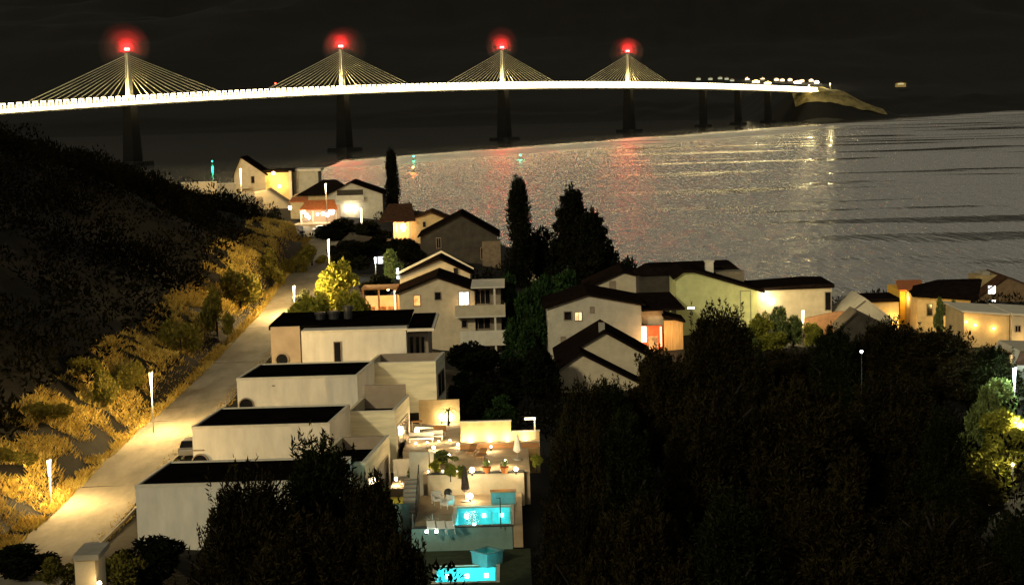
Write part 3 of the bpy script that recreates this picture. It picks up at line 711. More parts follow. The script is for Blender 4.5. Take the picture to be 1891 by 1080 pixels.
# low pale house behind the balcony house (photo 735-880, 465-520)
t_, fr = gable_house('low pale house whose gable peeps over the balconied house', 262, 738, 868, 532, 508, 505, 812, 479, 10, M_beige, M_tile, wins=[(838, 495, 846, 506, M_glass, 0)])
MB().prism([fr.at(734, 507), fr.at(815, 466), fr.at(875, 497), fr.at(875, 494), fr.at(815, 462), fr.at(732, 503)], -0.62, -0.50).build('bargeboard', M_trim, t_)

# house with balconies (photo 730-935, 505-650)
t_, fr = gable_house('three storey beige house with stacked white balconies and one bright window', 230, 737, 876, 668, 541, 537, 806, 513, 10, M_beige, M_tile,
                     wins=[(764, 546, 776, 564, M_lito, 0), (803, 540, 814, 553, M_glass, 0), (848, 540, 866, 562, M_litw, 1), (853, 592, 862, 604, M_glass, 0)])
x, z = fr.at(858, 568); MB().ball((x, -0.3, z), 0.12, 5).build('wall_lamp', M_lampw, t_); lamp('window_glow', (x, -0.9, z + .6), 60, (1, .6, .25), .2, t_)
bx0 = fr.x(876, 600); bx1 = fr.x(934, 600)
bz = [fr.z(900, y) for y in (527, 580, 632)]
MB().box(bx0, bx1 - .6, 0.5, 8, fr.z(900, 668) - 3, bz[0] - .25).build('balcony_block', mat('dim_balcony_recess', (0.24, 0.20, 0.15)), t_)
for k, (ya, yb_) in enumerate(((560, 580), (607, 632))):
    z1, z0 = fr.z(905, ya), fr.z(905, yb_); xs0 = fr.x(840 if k == 0 else 850, ya)
    s_ = MB().box(xs0, bx1, -1.7, -0.02, z0 - .2, z0).build('balcony_slab', M_trim, t_)
    MB().box(xs0, bx1, -1.7, -1.58, z0, z1).box(bx1 - .12, bx1, -1.57, -0.02, z0, z1).build('balcony_parapet', M_beige if k == 0 else M_trim, s_)
MB().box(bx0 - .3, bx1, -1.7, 8.2, bz[0] - .2, bz[0]).build('balcony_roof', M_trim, t_)
for px in (915,): 
    xx = fr.x(px, 600); MB().box(xx - .13, xx + .13, -1.55, -1.3, fr.z(915, 668), bz[0] - .2).build('post', M_trim, t_)
for (x0, y0, x1, y1) in ((878, 536, 905, 560), (872, 588, 905, 606), (884, 640, 905, 655)):
    a = fr.at(x0, y0, .5); b = fr.at(x1, y1, .5); window(t_, a[0], b[0], b[1], a[1], M_glass, y=0.5, bars=2, name='balcony_door')
box_part(t_, fr, 'garden_wall', 820, 655, 938, 668, -3.5, .3, mat('dim_garden_wall', (0.2, 0.17, 0.13)), 3)
# orange lit pergola left of it
frp = Frame(700, 578, 236)
t_ = thing('pergola', 'timber pergola glowing orange against the balconied house', 'pergola', frp.o)
a = frp.at(670, 532); b = frp.at(735, 578); MB().box(a[0] - .2, b[0], -0.2, 4.2, a[1] - .25, a[1]).build('roof', M_wood, t_)
for px in (671, 700, 733):
    x, z = frp.at(px, 560); MB().box(x - .12, x + .12, -0.1, 0.12, -2, a[1] - .25).build('post', M_wood, t_)
MB().box(a[0], b[0], 4.0, 4.2, -2, frp.z(700, 552)).build('rear_wall', M_brownwall, t_)
MB().box(a[0], b[0], -.3, 4.0, -2.2, -0.02).build('floor', M_paving, t_)
for px in (685, 706, 722):
    x, z = frp.at(px, 570); MB().box(x - .45, x + .45, 1, 1.8, 0.0, 0.75).build('bench', M_wood, t_)
x = frp.x(716, 560); lamp('pergola_light', (x, 1.6, a[1] - .7), 900, (1.0, 0.42, 0.12), .3, t_)
MB().ball((x, 1.6, a[1] - .5), .16, 6).build('lantern', emit('pergola_glow', (1, .6, .25), 16), t_)
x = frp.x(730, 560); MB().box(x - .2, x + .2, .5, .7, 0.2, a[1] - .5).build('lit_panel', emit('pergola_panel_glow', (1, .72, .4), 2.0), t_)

# second row, behind (photo 1083-1245, 500-570)
t_, fr = gable_house('beige gabled house with a lit orange window behind the big white house', 250, 1085, 1245, 575, 532, 527, 1150, 503, 10, M_beige, M_tile, wins=[(1126, 520, 1136, 533, M_frame, 0), (1212, 528, 1232, 543, M_lit, 1), (1236, 526, 1243, 543, M_lito, 0)])
# big white house (photo 1005-1270, 535-660)
t_, fr = gable_house('large white house with two square windows and a lit red stair porch', 215, 1011, 1184, 655, 569, 563, 1084, 545, 10.5, M_grey, M_tile,
                     wins=[(1042, 576, 1055, 590, M_glass, 0), (1062, 577, 1074, 591, M_lit, 1), (1090, 567, 1097, 577, M_frame, 0), (1036, 622, 1044, 636, M_frame, 0)])
box_part(t_, fr, 'side_wing', 1184, 574, 1226, 655, 1.5, 8, M_beige, 3)
a = fr.at(1184, 573, 1); b = fr.at(1264, 573, 1); zt = fr.z(1220, 546, 8)
MB().hexa([(a[0], -.2, a[1]), (b[0], .2, a[1]), (b[0] - 1, 10, zt), (a[0] - 1, 10, zt), (a[0], -.2, a[1] + .25), (b[0], .2, a[1] + .25), (b[0] - 1, 10, zt + .25), (a[0] - 1, 10, zt + .25)]).build('wing_roof', M_tile, t_)
M_red = mat('red_porch_paint', (0.50, 0.10, 0.04), .8)
box_part(t_, fr, 'porch_wall', 1184, 602, 1224, 655, 0.6, 0.5, M_red, 3)
a = fr.at(1198, 622); b = fr.at(1216, 654); window(t_, a[0], b[0], b[1], a[1], M_lito, y=0.55, bars=0, name='door', frame=M_red)
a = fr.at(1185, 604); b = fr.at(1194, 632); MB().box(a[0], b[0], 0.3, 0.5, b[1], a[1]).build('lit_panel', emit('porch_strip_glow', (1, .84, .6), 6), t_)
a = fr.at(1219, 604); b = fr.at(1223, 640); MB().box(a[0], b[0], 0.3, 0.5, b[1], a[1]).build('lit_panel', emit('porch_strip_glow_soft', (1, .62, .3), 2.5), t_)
a = fr.at(1200, 640); lamp('porch_light', (a[0], -1.2, a[1] + 1), 420, (1, .5, .18), .3, t_)
o = box_part(t_, fr, 'timber_annex', 1226, 592, 1262, 648, 0.2, 5, mat('pale_timber_boards', (0.50, 0.32, 0.13), .85, .25, 1.2, .3, 4, stretch=(4, 4, .4)), 3)
a = fr.at(1224, 586); b = fr.at(1266, 596); MB().hexa([(a[0], -.1, a[1]), (b[0], -.1, b[1]), (b[0], 5.5, b[1]), (a[0], 5.5, a[1]), (a[0], -.1, a[1] + .3), (b[0], -.1, b[1] + .3), (b[0], 5.5, b[1] + .3), (a[0], 5.5, a[1] + .3)]).build('annex_roof', M_tile, t_)
a = fr.at(1224, 640); lamp('annex_light', (fr.x(1240, 620), -2.0, a[1] + 2), 260, (1, .6, .25), .2, t_)
# small house in front of it (photo 1020-1205, 600-705)
t_, fr = gable_house('small cream house with a tall gable in front of the big white house', 195, 1032, 1200, 712, 664, 660, 1116, 614, 9, M_beige, M_tile)
x, z = fr.at(1112, 606, -.4); MB().box(x - .35, x + .35, 0.4, 1.1, z - 1.4, z + .5).build('chimney', M_concrete, t_)
t_, fr = gable_house('low cream lean-to gable against the front of the small tall-gabled house', 191, 1034, 1180, 715, 680, 708, 1072, 654, 3.8, M_beige, M_tile, name='lean_to')

# greenish house with chimney (photo 1245-1430, 485-605)
fr = Frame(1330, 605, 225)
t_ = thing('house', 'long greenish house with a white chimney, lit by wall lamps', 'house', fr.o)
Q = lambda x, y: fr.at(x, y)
MB().prism([(Q(1248, 605)[0], -4), (Q(1398, 605)[0], -4), Q(1398, 537), Q(1282, 503), Q(1262, 503), Q(1248, 515)], 0, 9).build('wall', M_green, t_)
MB().prism([Q(1243, 516), Q(1262, 503), Q(1282, 503), Q(1412, 541), Q(1412, 537), Q(1283, 498), Q(1261, 498), Q(1240, 513)], -0.5, 9.5).build('roof', M_tile, t_)
z2 = fr.z(1300, 497, 9); a = fr.x(1180, 505, 9); b = fr.x(1366, 505, 9)
MB().box(a, b, 9, 15, -4, fr.z(1270, 505, 9)).build('rear_wing', M_dim, t_)
MB().prism([(a - .5, fr.z(1270, 506, 9)), (b + .5, fr.z(1270, 506, 9)), (b - .8, fr.z(1360, 485, 11)), (a + 1.5, fr.z(1190, 491, 11))], 8.6, 15.5).build('rear_roof', M_tile, t_)
a = fr.at(1303, 484, 5); b = fr.at(1318, 512, 5); MB().box(a[0], b[0], 5, 6, b[1] - 1, a[1]).box(a[0] - .12, b[0] + .12, 4.9, 6.1, a[1], a[1] + .15).build('chimney', M_trim, t_)
box_part(t_, fr, 'dormer', 1322, 503, 1374, 522, 5.5, 4, mat('dim_dormer_render', (.2, .17, .12)), 2)
a = fr.at(1368, 538); b = fr.at(1386, 598); window(t_, a[0], b[0], b[1], a[1], M_green, bars=0, name='door', frame=mat('grey_green_trim', (.2, .21, .12)))
x, z = fr.at(1411, 541); 
# pale house joined on its right (photo 1398-1540, 530-605)
fr6 = Frame(1470, 605, 226)
t_ = thing('house', 'pale flat fronted house with two glaring wall lamps beside the greenish house', 'house', fr6.o)
a = fr6.at(1398, 537); b = fr6.at(1536, 531)
MB().prism([(a[0], -4), (b[0], -4), b, a], 0, 9).build('wall', M_beige, t_)
MB().prism([(a[0] - .4, a[1]), (b[0] + .3, b[1]), (b[0] + .3, b[1] + .5), (fr6.x(1500, 526), fr6.z(1500, 524)), (a[0] - .4, a[1] + .35)], -0.4, 9.4).build('roof', M_tile, t_)
for px, py, hh in ((1411, 545, 1.2), (1425, 557, 1.0)):
    x, z = fr6.at(px, py); MB().ball((x, -0.35, z), 0.36, 7, hh).build('wall_lamp', emit('cream_lamp_glow', (1, .93, .72), 15), t_)
x, z = fr6.at(1415, 548); lamp('wall_lamp_light', (x, -1.7, z), 330, (1, .80, .36), .35, t_)
x, z = fr6.at(1430, 585); lamp('garden_light', (x, -9.0, z + 1.5), 1500, (1, .82, .4), .3, t_)
a = fr6.at(1524, 540); b = fr6.at(1534, 572); window(t_, a[0], b[0], b[1], a[1], M_glass, bars=0)
a = fr6.at(1436, 566); b = fr6.at(1444, 600); window(t_, a[0], b[0], b[1], a[1], M_frame, bars=0, name='door')
t_ = thing('boundary_wall', 'brick coloured garden wall beside the pale flat fronted house', 'wall', W(1515, 605, 222))
fr7 = Frame(1515, 605, 222); a = fr7.at(1486, 588); b = fr7.at(1560, 605); c_ = fr7.at(1545, 575)
MB().prism([(a[0], -3), (b[0], -3), (b[0], c_[1]), (c_[0], c_[1]), a], 0, .4).build('wall', mat('rosy_brick_render', (.32, .17, .09)), t_)
# small gabled garage (photo 1540-1660, 545-605)
t_, fr = gable_house('small grey gabled garage beside the yellow house', 222, 1548, 1648, 612, 592, 592, 1597, 554, 8, M_grey, M_grey, over=.3)
t_, fr = gable_house('dark low shed roof in front of the grey gabled garage', 214, 1552, 1640, 620, 606, 606, 1582, 578, 4, M_dim, M_dim, name='shed', over=.3)
fr = Frame(1635, 600, 228)
t_ = thing('house', 'narrow ochre annex tucked between the grey garage and the yellow house', 'house', fr.o)
box_part(t_, fr, 'wall', 1606, 558, 1660, 604, 0, 6, M_ochre, 3); box_part(t_, fr, 'roof', 1600, 552, 1662, 557, -.4, 6.8, M_tile)
x, z = fr.at(1650, 590); lamp('wall_lamp_light', (x, -1.2, z), 330, (1, .6, .15), .2, t_); MB().ball((x, -.2, z - .8), .14, 5).build('wall_lamp', M_lampw, t_)
# yellow house and hipped house (photo 1660-1825, 515-600)
fr = Frame(1680, 597, 235)
t_ = thing('house', 'bright yellow lit tower-like house end with a white base lamp', 'house', fr.o)
a = fr.at(1662, 537); b = fr.at(1698, 540)
MB().box(a[0], b[0], 0, 8, -4, a[1]).build('wall', M_yellow, t_)
MB().hexa([(a[0] - .3, -.5, a[1]), (b[0] + .4, -.5, a[1]), (b[0] + 2.2, 8, fr.z(1722, 518, 8)), (a[0] + 1.2, 8, fr.z(1722, 518, 8)), (a[0] - .3, -.5, a[1] + .2), (b[0] + .4, -.5, a[1] + .2), (b[0] + 2.2, 8, fr.z(1722, 518, 8) + .2), (a[0] + 1.2, 8, fr.z(1722, 518, 8) + .2)]).build('roof', M_redtile, t_)
x, z = fr.at(1682, 588); MB().ball((x, -.3, z), .35, 6, .7).build('wall_lamp', emit('base_lamp_glow', (1, .9, .6), 14), t_)
lamp('wall_lamp_light', (x - .3, -1.6, z + .6), 1500, (1, .62, .14), .3, t_)
x, z = fr.at(1670, 548); lamp('eave_light', (x, -1.6, z), 420, (1, .62, .14), .3, t_)
a = fr.at(1686, 560); b = fr.at(1693, 575); window(t_, a[0], b[0], b[1], a[1], M_frame, bars=0)
fr = Frame(1752, 600, 228)
t_ = thing('house', 'sand coloured house under a wide dark hipped roof with tall shrubs before it', 'house', fr.o)
a = fr.at(1694, 547); b = fr.at(1792, 555)
MB().prism([(a[0], -4), (b[0], -4), b, a], 0, 10).build('wall', M_ochre, t_)
rt = [fr.x(1735, 522, 5), fr.x(1812, 525, 5)]; zt = fr.z(1760, 517, 5)
MB().hexa([(a[0] - .8, -.7, a[1]), (b[0] + .8, -.7, b[1]), (b[0] + 3.2, 10.7, b[1]), (a[0] + 1, 10.7, a[1]), (rt[0], 4.5, zt), (rt[1], 4.5, zt), (rt[1], 6, zt), (rt[0], 6, zt)]).build('roof', M_tile, t_)
box_part(t_, fr, 'garden_wall', 1694, 585, 1790, 600, -1.5, .3, M_ochre, 3)
for px in (1712, 1738, 1776):
    a = fr.at(px, 562); b = fr.at(px + 9, 582); window(t_, a[0], b[0], b[1], a[1], M_glass, bars=0)
x, z = fr.at(1740, 570); lamp('garden_light', (x, -5, z), 520, (1, .66, .2), .3, t_)
# brown house with two lit windows (photo 1800-1891, 505-590)
fr = Frame(1860, 600, 262)
t_ = thing('house', 'brown gabled house with two white lit windows one above the other', 'house', fr.o)
a = fr.at(1790, 560); b = fr.at(1990, 590); c_ = fr.at(1858, 512)
MB().prism([(a[0], -5), (b[0], -5), (b[0], fr.z(1990, 560)), c_, a], 0, 10).build('wall', mat('brown_render', (.17, .11, .06)), t_)
gable_roof(a[0], a[1], c_[0], c_[1], b[0], fr.z(1990, 560), -.4, 10.4, .2).build('roof', M_browntile, t_)
for y0, y1 in ((528, 542), (554, 569)):
    p = fr.at(1825, y0); q = fr.at(1838, y1); window(t_, p[0], q[0], q[1], p[1], M_litw, bars=1, frame=M_wframe)
box_part(t_, fr, 'chimney', 1801, 509, 1846, 530, 3.5, 4, mat('dim_ochre_render', (.34, .25, .12)), 1)
box_part(t_, fr, 'chimney_cap', 1815, 502, 1828, 507, 3.8, 3, M_concrete, .1)
# near flat fronted house at the edge (photo 1778-1891, 572-625)
fr = Frame(1850, 640, 212)
t_ = thing('house', 'long low sand coloured house with lamplit patches above the dark trees', 'house', fr.o)
a = fr.at(1780, 576); b = fr.at(1864, 582)
MB().prism([(a[0], -4), (b[0], -4), b, a], 0, 9).build('wall', M_ochre, t_)
p = fr.at(1866, 580); q = fr.at(1960, 586)
MB().prism([(p[0], -4), (q[0], -4), q, p], -.8, 9).build('projecting_wing', M_beige, t_)
MB().prism([(a[0] - .3, a[1]), (b[0], b[1]), (b[0], b[1] + .25), (a[0] - .3, a[1] + .25)], -.4, 9.4).build('roof', M_trim, t_)
MB().prism([(p[0] - .1, p[1] + .01), (q[0], q[1] + .01), (q[0], q[1] + .25), (p[0] - .1, p[1] + .25)], -1.1, 9.4).build('wing_roof', M_trim, t_)
for px, py in ((1783, 594), (1800, 600), (1834, 606)):
    x, z = fr.at(px, py); MB().ball((x, -.25, z), .13, 5).build('wall_lamp', M_lampw, t_); lamp('wall_lamp_light', (x, -.7, z), 70, (1, .62, .2), .15, t_)
a = fr.at(1875, 602, -.8); b = fr.at(1884, 612, -.8); window(t_, a[0], b[0], b[1], a[1], M_glass, y=-.8, bars=1)
x, z = fr.at(1880, 625); lamp('garden_light', (x, -2.5, z), 160, (1, .62, .2), .15, t_)
# grey house at the right edge (photo 1850-1891, 650-740)
fr = Frame(1890, 745, 158)
t_ = thing('house', 'grey house at the picture edge beside the cold white lamp', 'house', fr.o)
a = fr.at(1876, 652); b = fr.at(1960, 652)
MB().prism([(a[0], -4), (b[0], -4), b, fr.at(1890, 650), fr.at(1876, 672)], 0, 8).build('wall', M_grey, t_)
MB().prism([fr.at(1874, 674), fr.at(1884, 648), fr.at(1960, 645), fr.at(1960, 674)], -.15, -.02).build('roof_face', M_browntile, t_)
box_part(t_, fr, 'lit_lobby', 1856, 653, 1871, 672, .5, 3, mat('lobby_render', (.5, .3, .12)), 5)
a = fr.at(1858, 655, .5); b = fr.at(1869, 670, .5); window(t_, a[0], b[0], b[1], a[1], M_lit, y=.5, bars=1)
# ------------------------------------------------------------------ white villas by the road
def tiny_roof_rim(mb, x0, x1, y0, y1, z, h=0.3, w=0.22):
    mb.box(x0, x1, y0, y0 + w, z, z + h).box(x0, x1, y1 - w, y1, z, z + h).box(x0, x0 + w, y0 + w, y1 - w, z, z + h).box(x1 - w, x1, y0 + w, y1 - w, z, z + h)
def villa(label, Yf, depth, xl, xr, roof_z, gz, blk=None, rnd=None, M_w=M_white, vent=None):
    t_ = thing('villa', label, 'villa', (xl, Yf, gz), 0, 'white flat roofed villas along the road')
    L = lambda x, y, z: (x - xl, y - Yf, z - gz)
    w = MB(); w.box(0, xr - xl, 0, depth, -1.5, roof_z - gz - 0.2); w.build('wall', M_w, t_)
    MB().box(0.23, xr - xl - 0.23, 0.23, depth - .23, roof_z - gz - .2, roof_z - gz - .08).build('roof', M_membrane, t_)
    rim = MB(); tiny_roof_rim(rim, -0.03, xr - xl + .03, -0.03, depth + .03, roof_z - gz - .2, .22, .24); rim.build('roof_edge', M_trim, t_)
    if rnd:
        px, py, r = rnd; p = W(px, py, Yf); x, z = p.x - xl, p.z - gz
        prof = [(r + .1, 0), (r + .1, .12), (r, .12), (r, .02)]
        ring = MB().lathe(prof, 28); ring.v = [(x + a, -b - .004, z + c) for a, c, b in ring.v]
        ro = ring.build('round_window', M_frame, t_, smooth=False)
        g = MB().lathe([(r, 0), (r, .03)], 28); g.v = [(x + a, -b - .006, z + c) for a, c, b in g.v]; g.build('pane', M_glass, ro)
    if vent:
        p = W(vent[0], vent[1], Yf); MB().box(p.x - xl - vent[2], p.x - xl + vent[2], -.06, -.003, p.z - gz - .06, p.z - gz + .06).build('vent', M_frame, t_)
    if blk:
        bx0, bx1, by0, by1, bz0, bz1, bback = blk
        b = MB(); b.box(bx0 - xl, bx1 - xl, by0 - Yf, by1 - Yf, bz0 - gz, bz1 - gz - 1.1).build('terrace_block', M_board, t_)
        MB().box(bx0 - xl + .3, bx1 - xl - .3, by0 - Yf + .3, by1 - Yf - .3, bz1 - gz - 1.1, bz1 - gz - 1.03).build('terrace_floor', M_membrane, t_)
        pr = MB(); x0, x1, y0, y1, z0, z1 = bx0 - xl, bx1 - xl, by0 - Yf, by1 - Yf, bz1 - gz - 1.1, bz1 - gz
        pr.box(x0, x1, y0, y0 + .28, z0, z1).box(x1 - .28, x1, y0 + .28, y1, z0, z1).box(x0, x0 + .28, y0 + .28, y1, z0, z1)
        po = pr.build('parapet', M_board, t_)
        MB().box(x0 - .03, x1 + .03, y0 - .03, y0 + .31, z1, z1 + .06).box(x1 - .31, x1 + .03, y0 + .31, y1, z1, z1 + .06).build('coping', M_trim, po)
        MB().box(x0 + .28, x1 - .28, y1 - .28, y1, z0, z1 + bback).build('rear_wall', M_brownwall, t_)
        ww = MB(); wz0, wz1 = bz0 - gz + 1.3, bz1 - gz - 1.5
        f = MB(); f.box(x1, x1 + .06, y0 + .9, y0 + 1.0, wz0, wz1).box(x1, x1 + .06, y1 - 1.0, y1 - .9, wz0, wz1).box(x1, x1 + .06, y0 + 1.0, y1 - 1.0, wz1, wz1 + .1).box(x1, x1 + .06, y0 + 1.0, y1 - 1.0, wz0 - .1, wz0).box(x1, x1 + .06, (y0 + y1) / 2 - .05, (y0 + y1) / 2 + .05, wz0, wz1)
        fo = f.build('window', M_frame, t_); MB().box(x1 + .003, x1 + .03, y0 + 1.0, y1 - 1.0, wz0, wz1).build('pane', M_glass, fo)
    for ch in [c_ for c_ in bpy.data.objects if c_.type == 'MESH' and (c_.parent is t_ or (c_.parent and c_.parent.parent is t_))]:
        if ch.name.startswith(('round_window', 'vent')) or (ch.parent is not t_ and ch.parent.name.startswith('round_window')): continue
        for v_ in ch.data.vertices: v_.co.x += 0.11 * v_.co.y          # the plots lie askew to the road
    return t_
v1 = villa('white villa nearest the camera, half hidden by the leafy tree', 120, 7.8, -27.4, -13.5, 23.0, 19.0, (-16.6, -12.5, 128.2, 138.6, 17.4, 22.4, 0.0))
v2 = villa('white villa second along the road with a sunken roof terrace', 138, 8.4, -26.6, -15.3, 23.7, 19.2, (-15.7, -11.4, 146.4, 153.8, 17.4, 23.0, 1.1), (370, 853, .62), vent=(365, 831, .55))
v3 = villa('white villa third along the road behind the sunken roof terrace', 156, 8.4, -25.7, -14.55, 24.7, 19.6, (-15.3, -8.6, 164.7, 170.7, 19.4, 24.4, 0.0), (455, 748, .62), vent=(505, 712, .14))
# the fourth villa: taller, with a projecting roof slab and chimneys
fr = Frame(650, 700, 171)
t_ = thing('villa', 'white villa farthest along the road with three black chimneys on its roof', 'villa', fr.o, 0, 'white flat roofed villas along the road')
box_part(t_, fr, 'wall', 556, 612, 752, 680, 0, 12, M_white, 3)
box_part(t_, fr, 'side_wall', 499, 604, 556, 676, 2.0, 11, M_brownwall, 3)
a = fr.at(497, 605, 2); b = fr.at(752, 612); c_ = fr.at(802, 606)
zr = b[1] + 0.55
MB().box(fr.x(556, 610), fr.x(752, 610), -0.1, 0.15, b[1] + .15, b[1] + .35).build('roof_edge', M_trim, t_)
MB().box(a[0], fr.x(752, 610), 2.2, 13.4, zr - .1, zr + .05).build('roof', M_membrane, t_)
MB().box(fr.x(752, 610), fr.x(802, 610), -0.3, 12, b[1] + .02, b[1] + .30).build('roof_slab', M_trim, t_)
MB().box(fr.x(752, 610) + .05, fr.x(802, 610) - .3, 0.1, 11.8, b[1] + .30, b[1] + .36).build('slab_membrane', M_membrane, t_)
rim = MB(); rim.box(a[0] - .05, a[0] + .15, 2.0, 13.4, zr - .3, zr + .15).build('roof_rim', M_membrane, t_)
a2 = fr.at(752, 615, 2.5); b2 = fr.at(792, 668, 2.5)
MB().box(a2[0], b2[0], 2.5, 11, -3, a2[1]).build('glazed_room', M_brownwall, t_)
for px in (757, 768, 778):
    p = fr.at(px, 622, 2.5); q = fr.at(px + 7, 666, 2.5); window(t_, p[0], q[0], q[1], p[1], M_glass, y=2.5, bars=0)
p = fr.at(617, 632); q = fr.at(630, 676); window(t_, p[0], q[0], q[1] - 1, p[1], M_glass, bars=0)
p = fr.at(521, 664, 2)
ring = MB().lathe([(.72, 0), (.72, .12), (.6, .12), (.6, .02)], 28); ring.v = [(p[0] + x_, 2 - y_ - .004, p[1] + z_) for x_, z_, y_ in ring.v]
ro = ring.build('round_window', M_frame, t_); g = MB().lathe([(.6, 0), (.6, .03)], 28); g.v = [(p[0] + x_, 2 - y_ - .006, p[1] + z_) for x_, z_, y_ in g.v]; g.build('pane', M_glass, ro)
for px, hgt, w in ((592, .75, .5), (617, .85, .55), (643, 1.35, .45)):
    x, z = fr.at(px, 590, 7); MB().lathe([(w, 0), (w, hgt * .7), (w * 1.25, hgt * .72), (w * 1.25, hgt), (w * .9, hgt + .05)], 12, (x, 7, zr)).build('chimney', M_dark, t_)

# gate house at the bottom edge (photo 135-180, 1025-1080)
fr = Frame(160, 1090, 98)
t_ = thing('gate_house', 'small ochre plastered gate house with a flat roof at the road edge', 'outbuilding', fr.o)
box_part(t_, fr, 'wall', 137, 1034, 178, 1090, 0, 2.5, M_beige, 3); box_part(t_, fr, 'roof', 134, 1025, 182, 1034, -.2, 2.9, M_concrete)
x, z = fr.at(180, 1075); MB().ball((x + .15, -.15, z), .14, 6).build('wall_lamp', M_globe, t_); lamp('wall_lamp_light', (x + .4, -.6, z), 80, WARM, .1, t_)

# ------------------------------------------------------------------ pool terraces
M_pooltile = mat('turquoise_pool_tiles', (0.16, 0.62, 0.66), .4, .12, 1.5)
M_pglow = emit('pool_lamp_glow', (0.65, 1.0, 1.0), 14)
def pool_water():
    mt, t, out = nodes('pool_water')
    a = t.nodes.new('ShaderNodeBsdfTransparent'); a.inputs[0].default_value = (0.62, 0.97, 0.98, 1)
    b = t.nodes.new('ShaderNodeBsdfGlossy'); b.inputs['Roughness'].default_value = 0.08
    fr_ = t.nodes.new('ShaderNodeLayerWeight'); fr_.inputs[0].default_value = 0.03
    tc = t.nodes.new('ShaderNodeTexCoord'); n = t.nodes.new('ShaderNodeTexNoise'); n.inputs['Scale'].default_value = 2.2; n.inputs['Detail'].default_value = 3
    t.links.new(tc.outputs['Object'], n.inputs['Vector']); bp = t.nodes.new('ShaderNodeBump'); bp.inputs['Strength'].default_value = .5; bp.inputs['Distance'].default_value = .1
    t.links.new(n.outputs[0], bp.inputs['Height']); t.links.new(bp.outputs[0], b.inputs['Normal'])
    mx = t.nodes.new('ShaderNodeMixShader'); t.links.new(fr_.outputs[0], mx.inputs[0]); t.links.new(a.outputs[0], mx.inputs[1]); t.links.new(b.outputs[0], mx.inputs[2])
    t.links.new(mx.outputs[0], out.inputs[0]); return mt
M_pw = pool_water()
M_lawn = mat('dark_lawn', (0.03, 0.04, 0.015), .95, .4, 2, .4, 6)
def deck_with_hole(name, label, x0, x1, y0, y1, z, hole, thick=1.6, surf=M_paving):
    t_ = thing(name, label, 'terrace', (x0, y0, z - thick))
    m_ = MB(); hx0, hx1, hy0, hy1 = hole
    for (a, b, c, d) in ((x0, hx0, y0, y1), (hx1, x1, y0, y1), (hx0, hx1, y0, hy0), (hx0, hx1, hy1, y1)):
        if b - a > .02 and d - c > .02: m_.box(a - x0, b - x0, c - y0, d - y0, 0, thick)
    m_.build('paving', surf, t_); return t_
def pool(label, x0, x1, y0, y1, z, power):
    t_ = thing('swimming_pool', label, 'swimming pool', (x0, y0, z - 1.5))
    w, d = x1 - x0, y1 - y0
    MB().box(.01, w - .01, .01, d - .01, -.1, 0.05).box(.01, .12, .01, d - .01, .05, 1.42).box(w - .12, w - .01, .01, d - .01, .05, 1.42).box(.12, w - .12, .01, .12, .05, 1.42).box(.12, w - .12, d - .12, d - .01, .05, 1.42).build('basin', M_pooltile, t_)
    MB().face([(.13, .13, 1.36), (w - .13, .13, 1.36), (w - .13, d - .13, 1.36), (.13, d - .13, 1.36)]).build('water', M_pw, t_)
    rim = MB(); tiny_roof_rim(rim, -.2, w + .2, -.2, d + .2, 1.51, .05, .22); rim.build('coping', M_trim, t_)
    st = MB().box(.12, .12 + w * .28, .13, .9, .05, .8).build('step', M_pooltile, t_)
    for fx in (.18, .5, .82):
        MB().box(w * fx - .14, w * fx + .14, d - .17, d - .125, .7, .98).build('pool_light', M_pglow, t_)
        lamp('pool_lamp', (w * fx, d * .25, 1.12), power, (0.36, 1.0, 1.0), .15, t_)
    return t_
# upper pool level 19.0
xa = WZ(838, 978, 19.0); xb = WZ(952, 982, 19.0); xc = WZ(850, 936, 19.0); xd = WZ(944, 934, 19.0)
P1 = (min(xa.x, xc.x), xd.x, 121.45, xc.y)
deck_with_hole('pool_terrace', 'upper pool terrace paved in pale stone behind the glass balustrade', -7.6, 0.3, 121.0, 131.2, 19.0, P1)
pool('turquoise lit pool on the upper terrace behind the glass balustrade', *P1, 19.0, 130)
xe = WZ(800, 1085, 17.4); xf = WZ(820, 1046, 17.4); xg = WZ(918, 1043, 17.4)
P2 = (xe.x, xg.x, 112.4, xf.y)
deck_with_hole('pool_terrace', 'lower pool terrace at the foot of the teal lit wall', -8.6, 0.8, 110.5, 120.6, 17.4, P2, surf=M_lawn)
pool('turquoise lit pool on the lower terrace at the picture bottom', *P2, 17.4, 130)
fr = Frame(850, 1035, 120.9)
t_ = thing('retaining_wall', 'teal lit retaining wall between the two pools', 'wall', fr.o)
a = fr.at(700, 992); b = fr.at(948, 1035); MB().box(fr.x(760, 992), b[0], 0, .35, -2.5, 19.02 - fr.o.z).build('wall', M_poollit, t_)
MB().box(fr.x(760, 992), b[0], -.06, .4, 19.02 - fr.o.z, 19.1 - fr.o.z).build('coping', M_dark, t_)
x0, x1 = fr.x(763, 985), fr.x(946, 985)
t_ = thing('glass_balustrade', 'clear glass balustrade along the edge of the upper pool terrace', 'balustrade', (fr.o.x, 120.95, 19.1))
for k in range(5): MB().box(x0 + (x1 - x0) * k / 5 + .03, x0 + (x1 - x0) * (k + 1) / 5 - .03, 0, .02, .02, .95).build('glass_panel', glassmat('balustrade_glass'), t_)
for k in range(6): 
    xx = x0 + (x1 - x0) * k / 5; MB().box(xx - .025, xx + .025, -.02, .04, 0, 1.0).build('post', M_steel, t_)
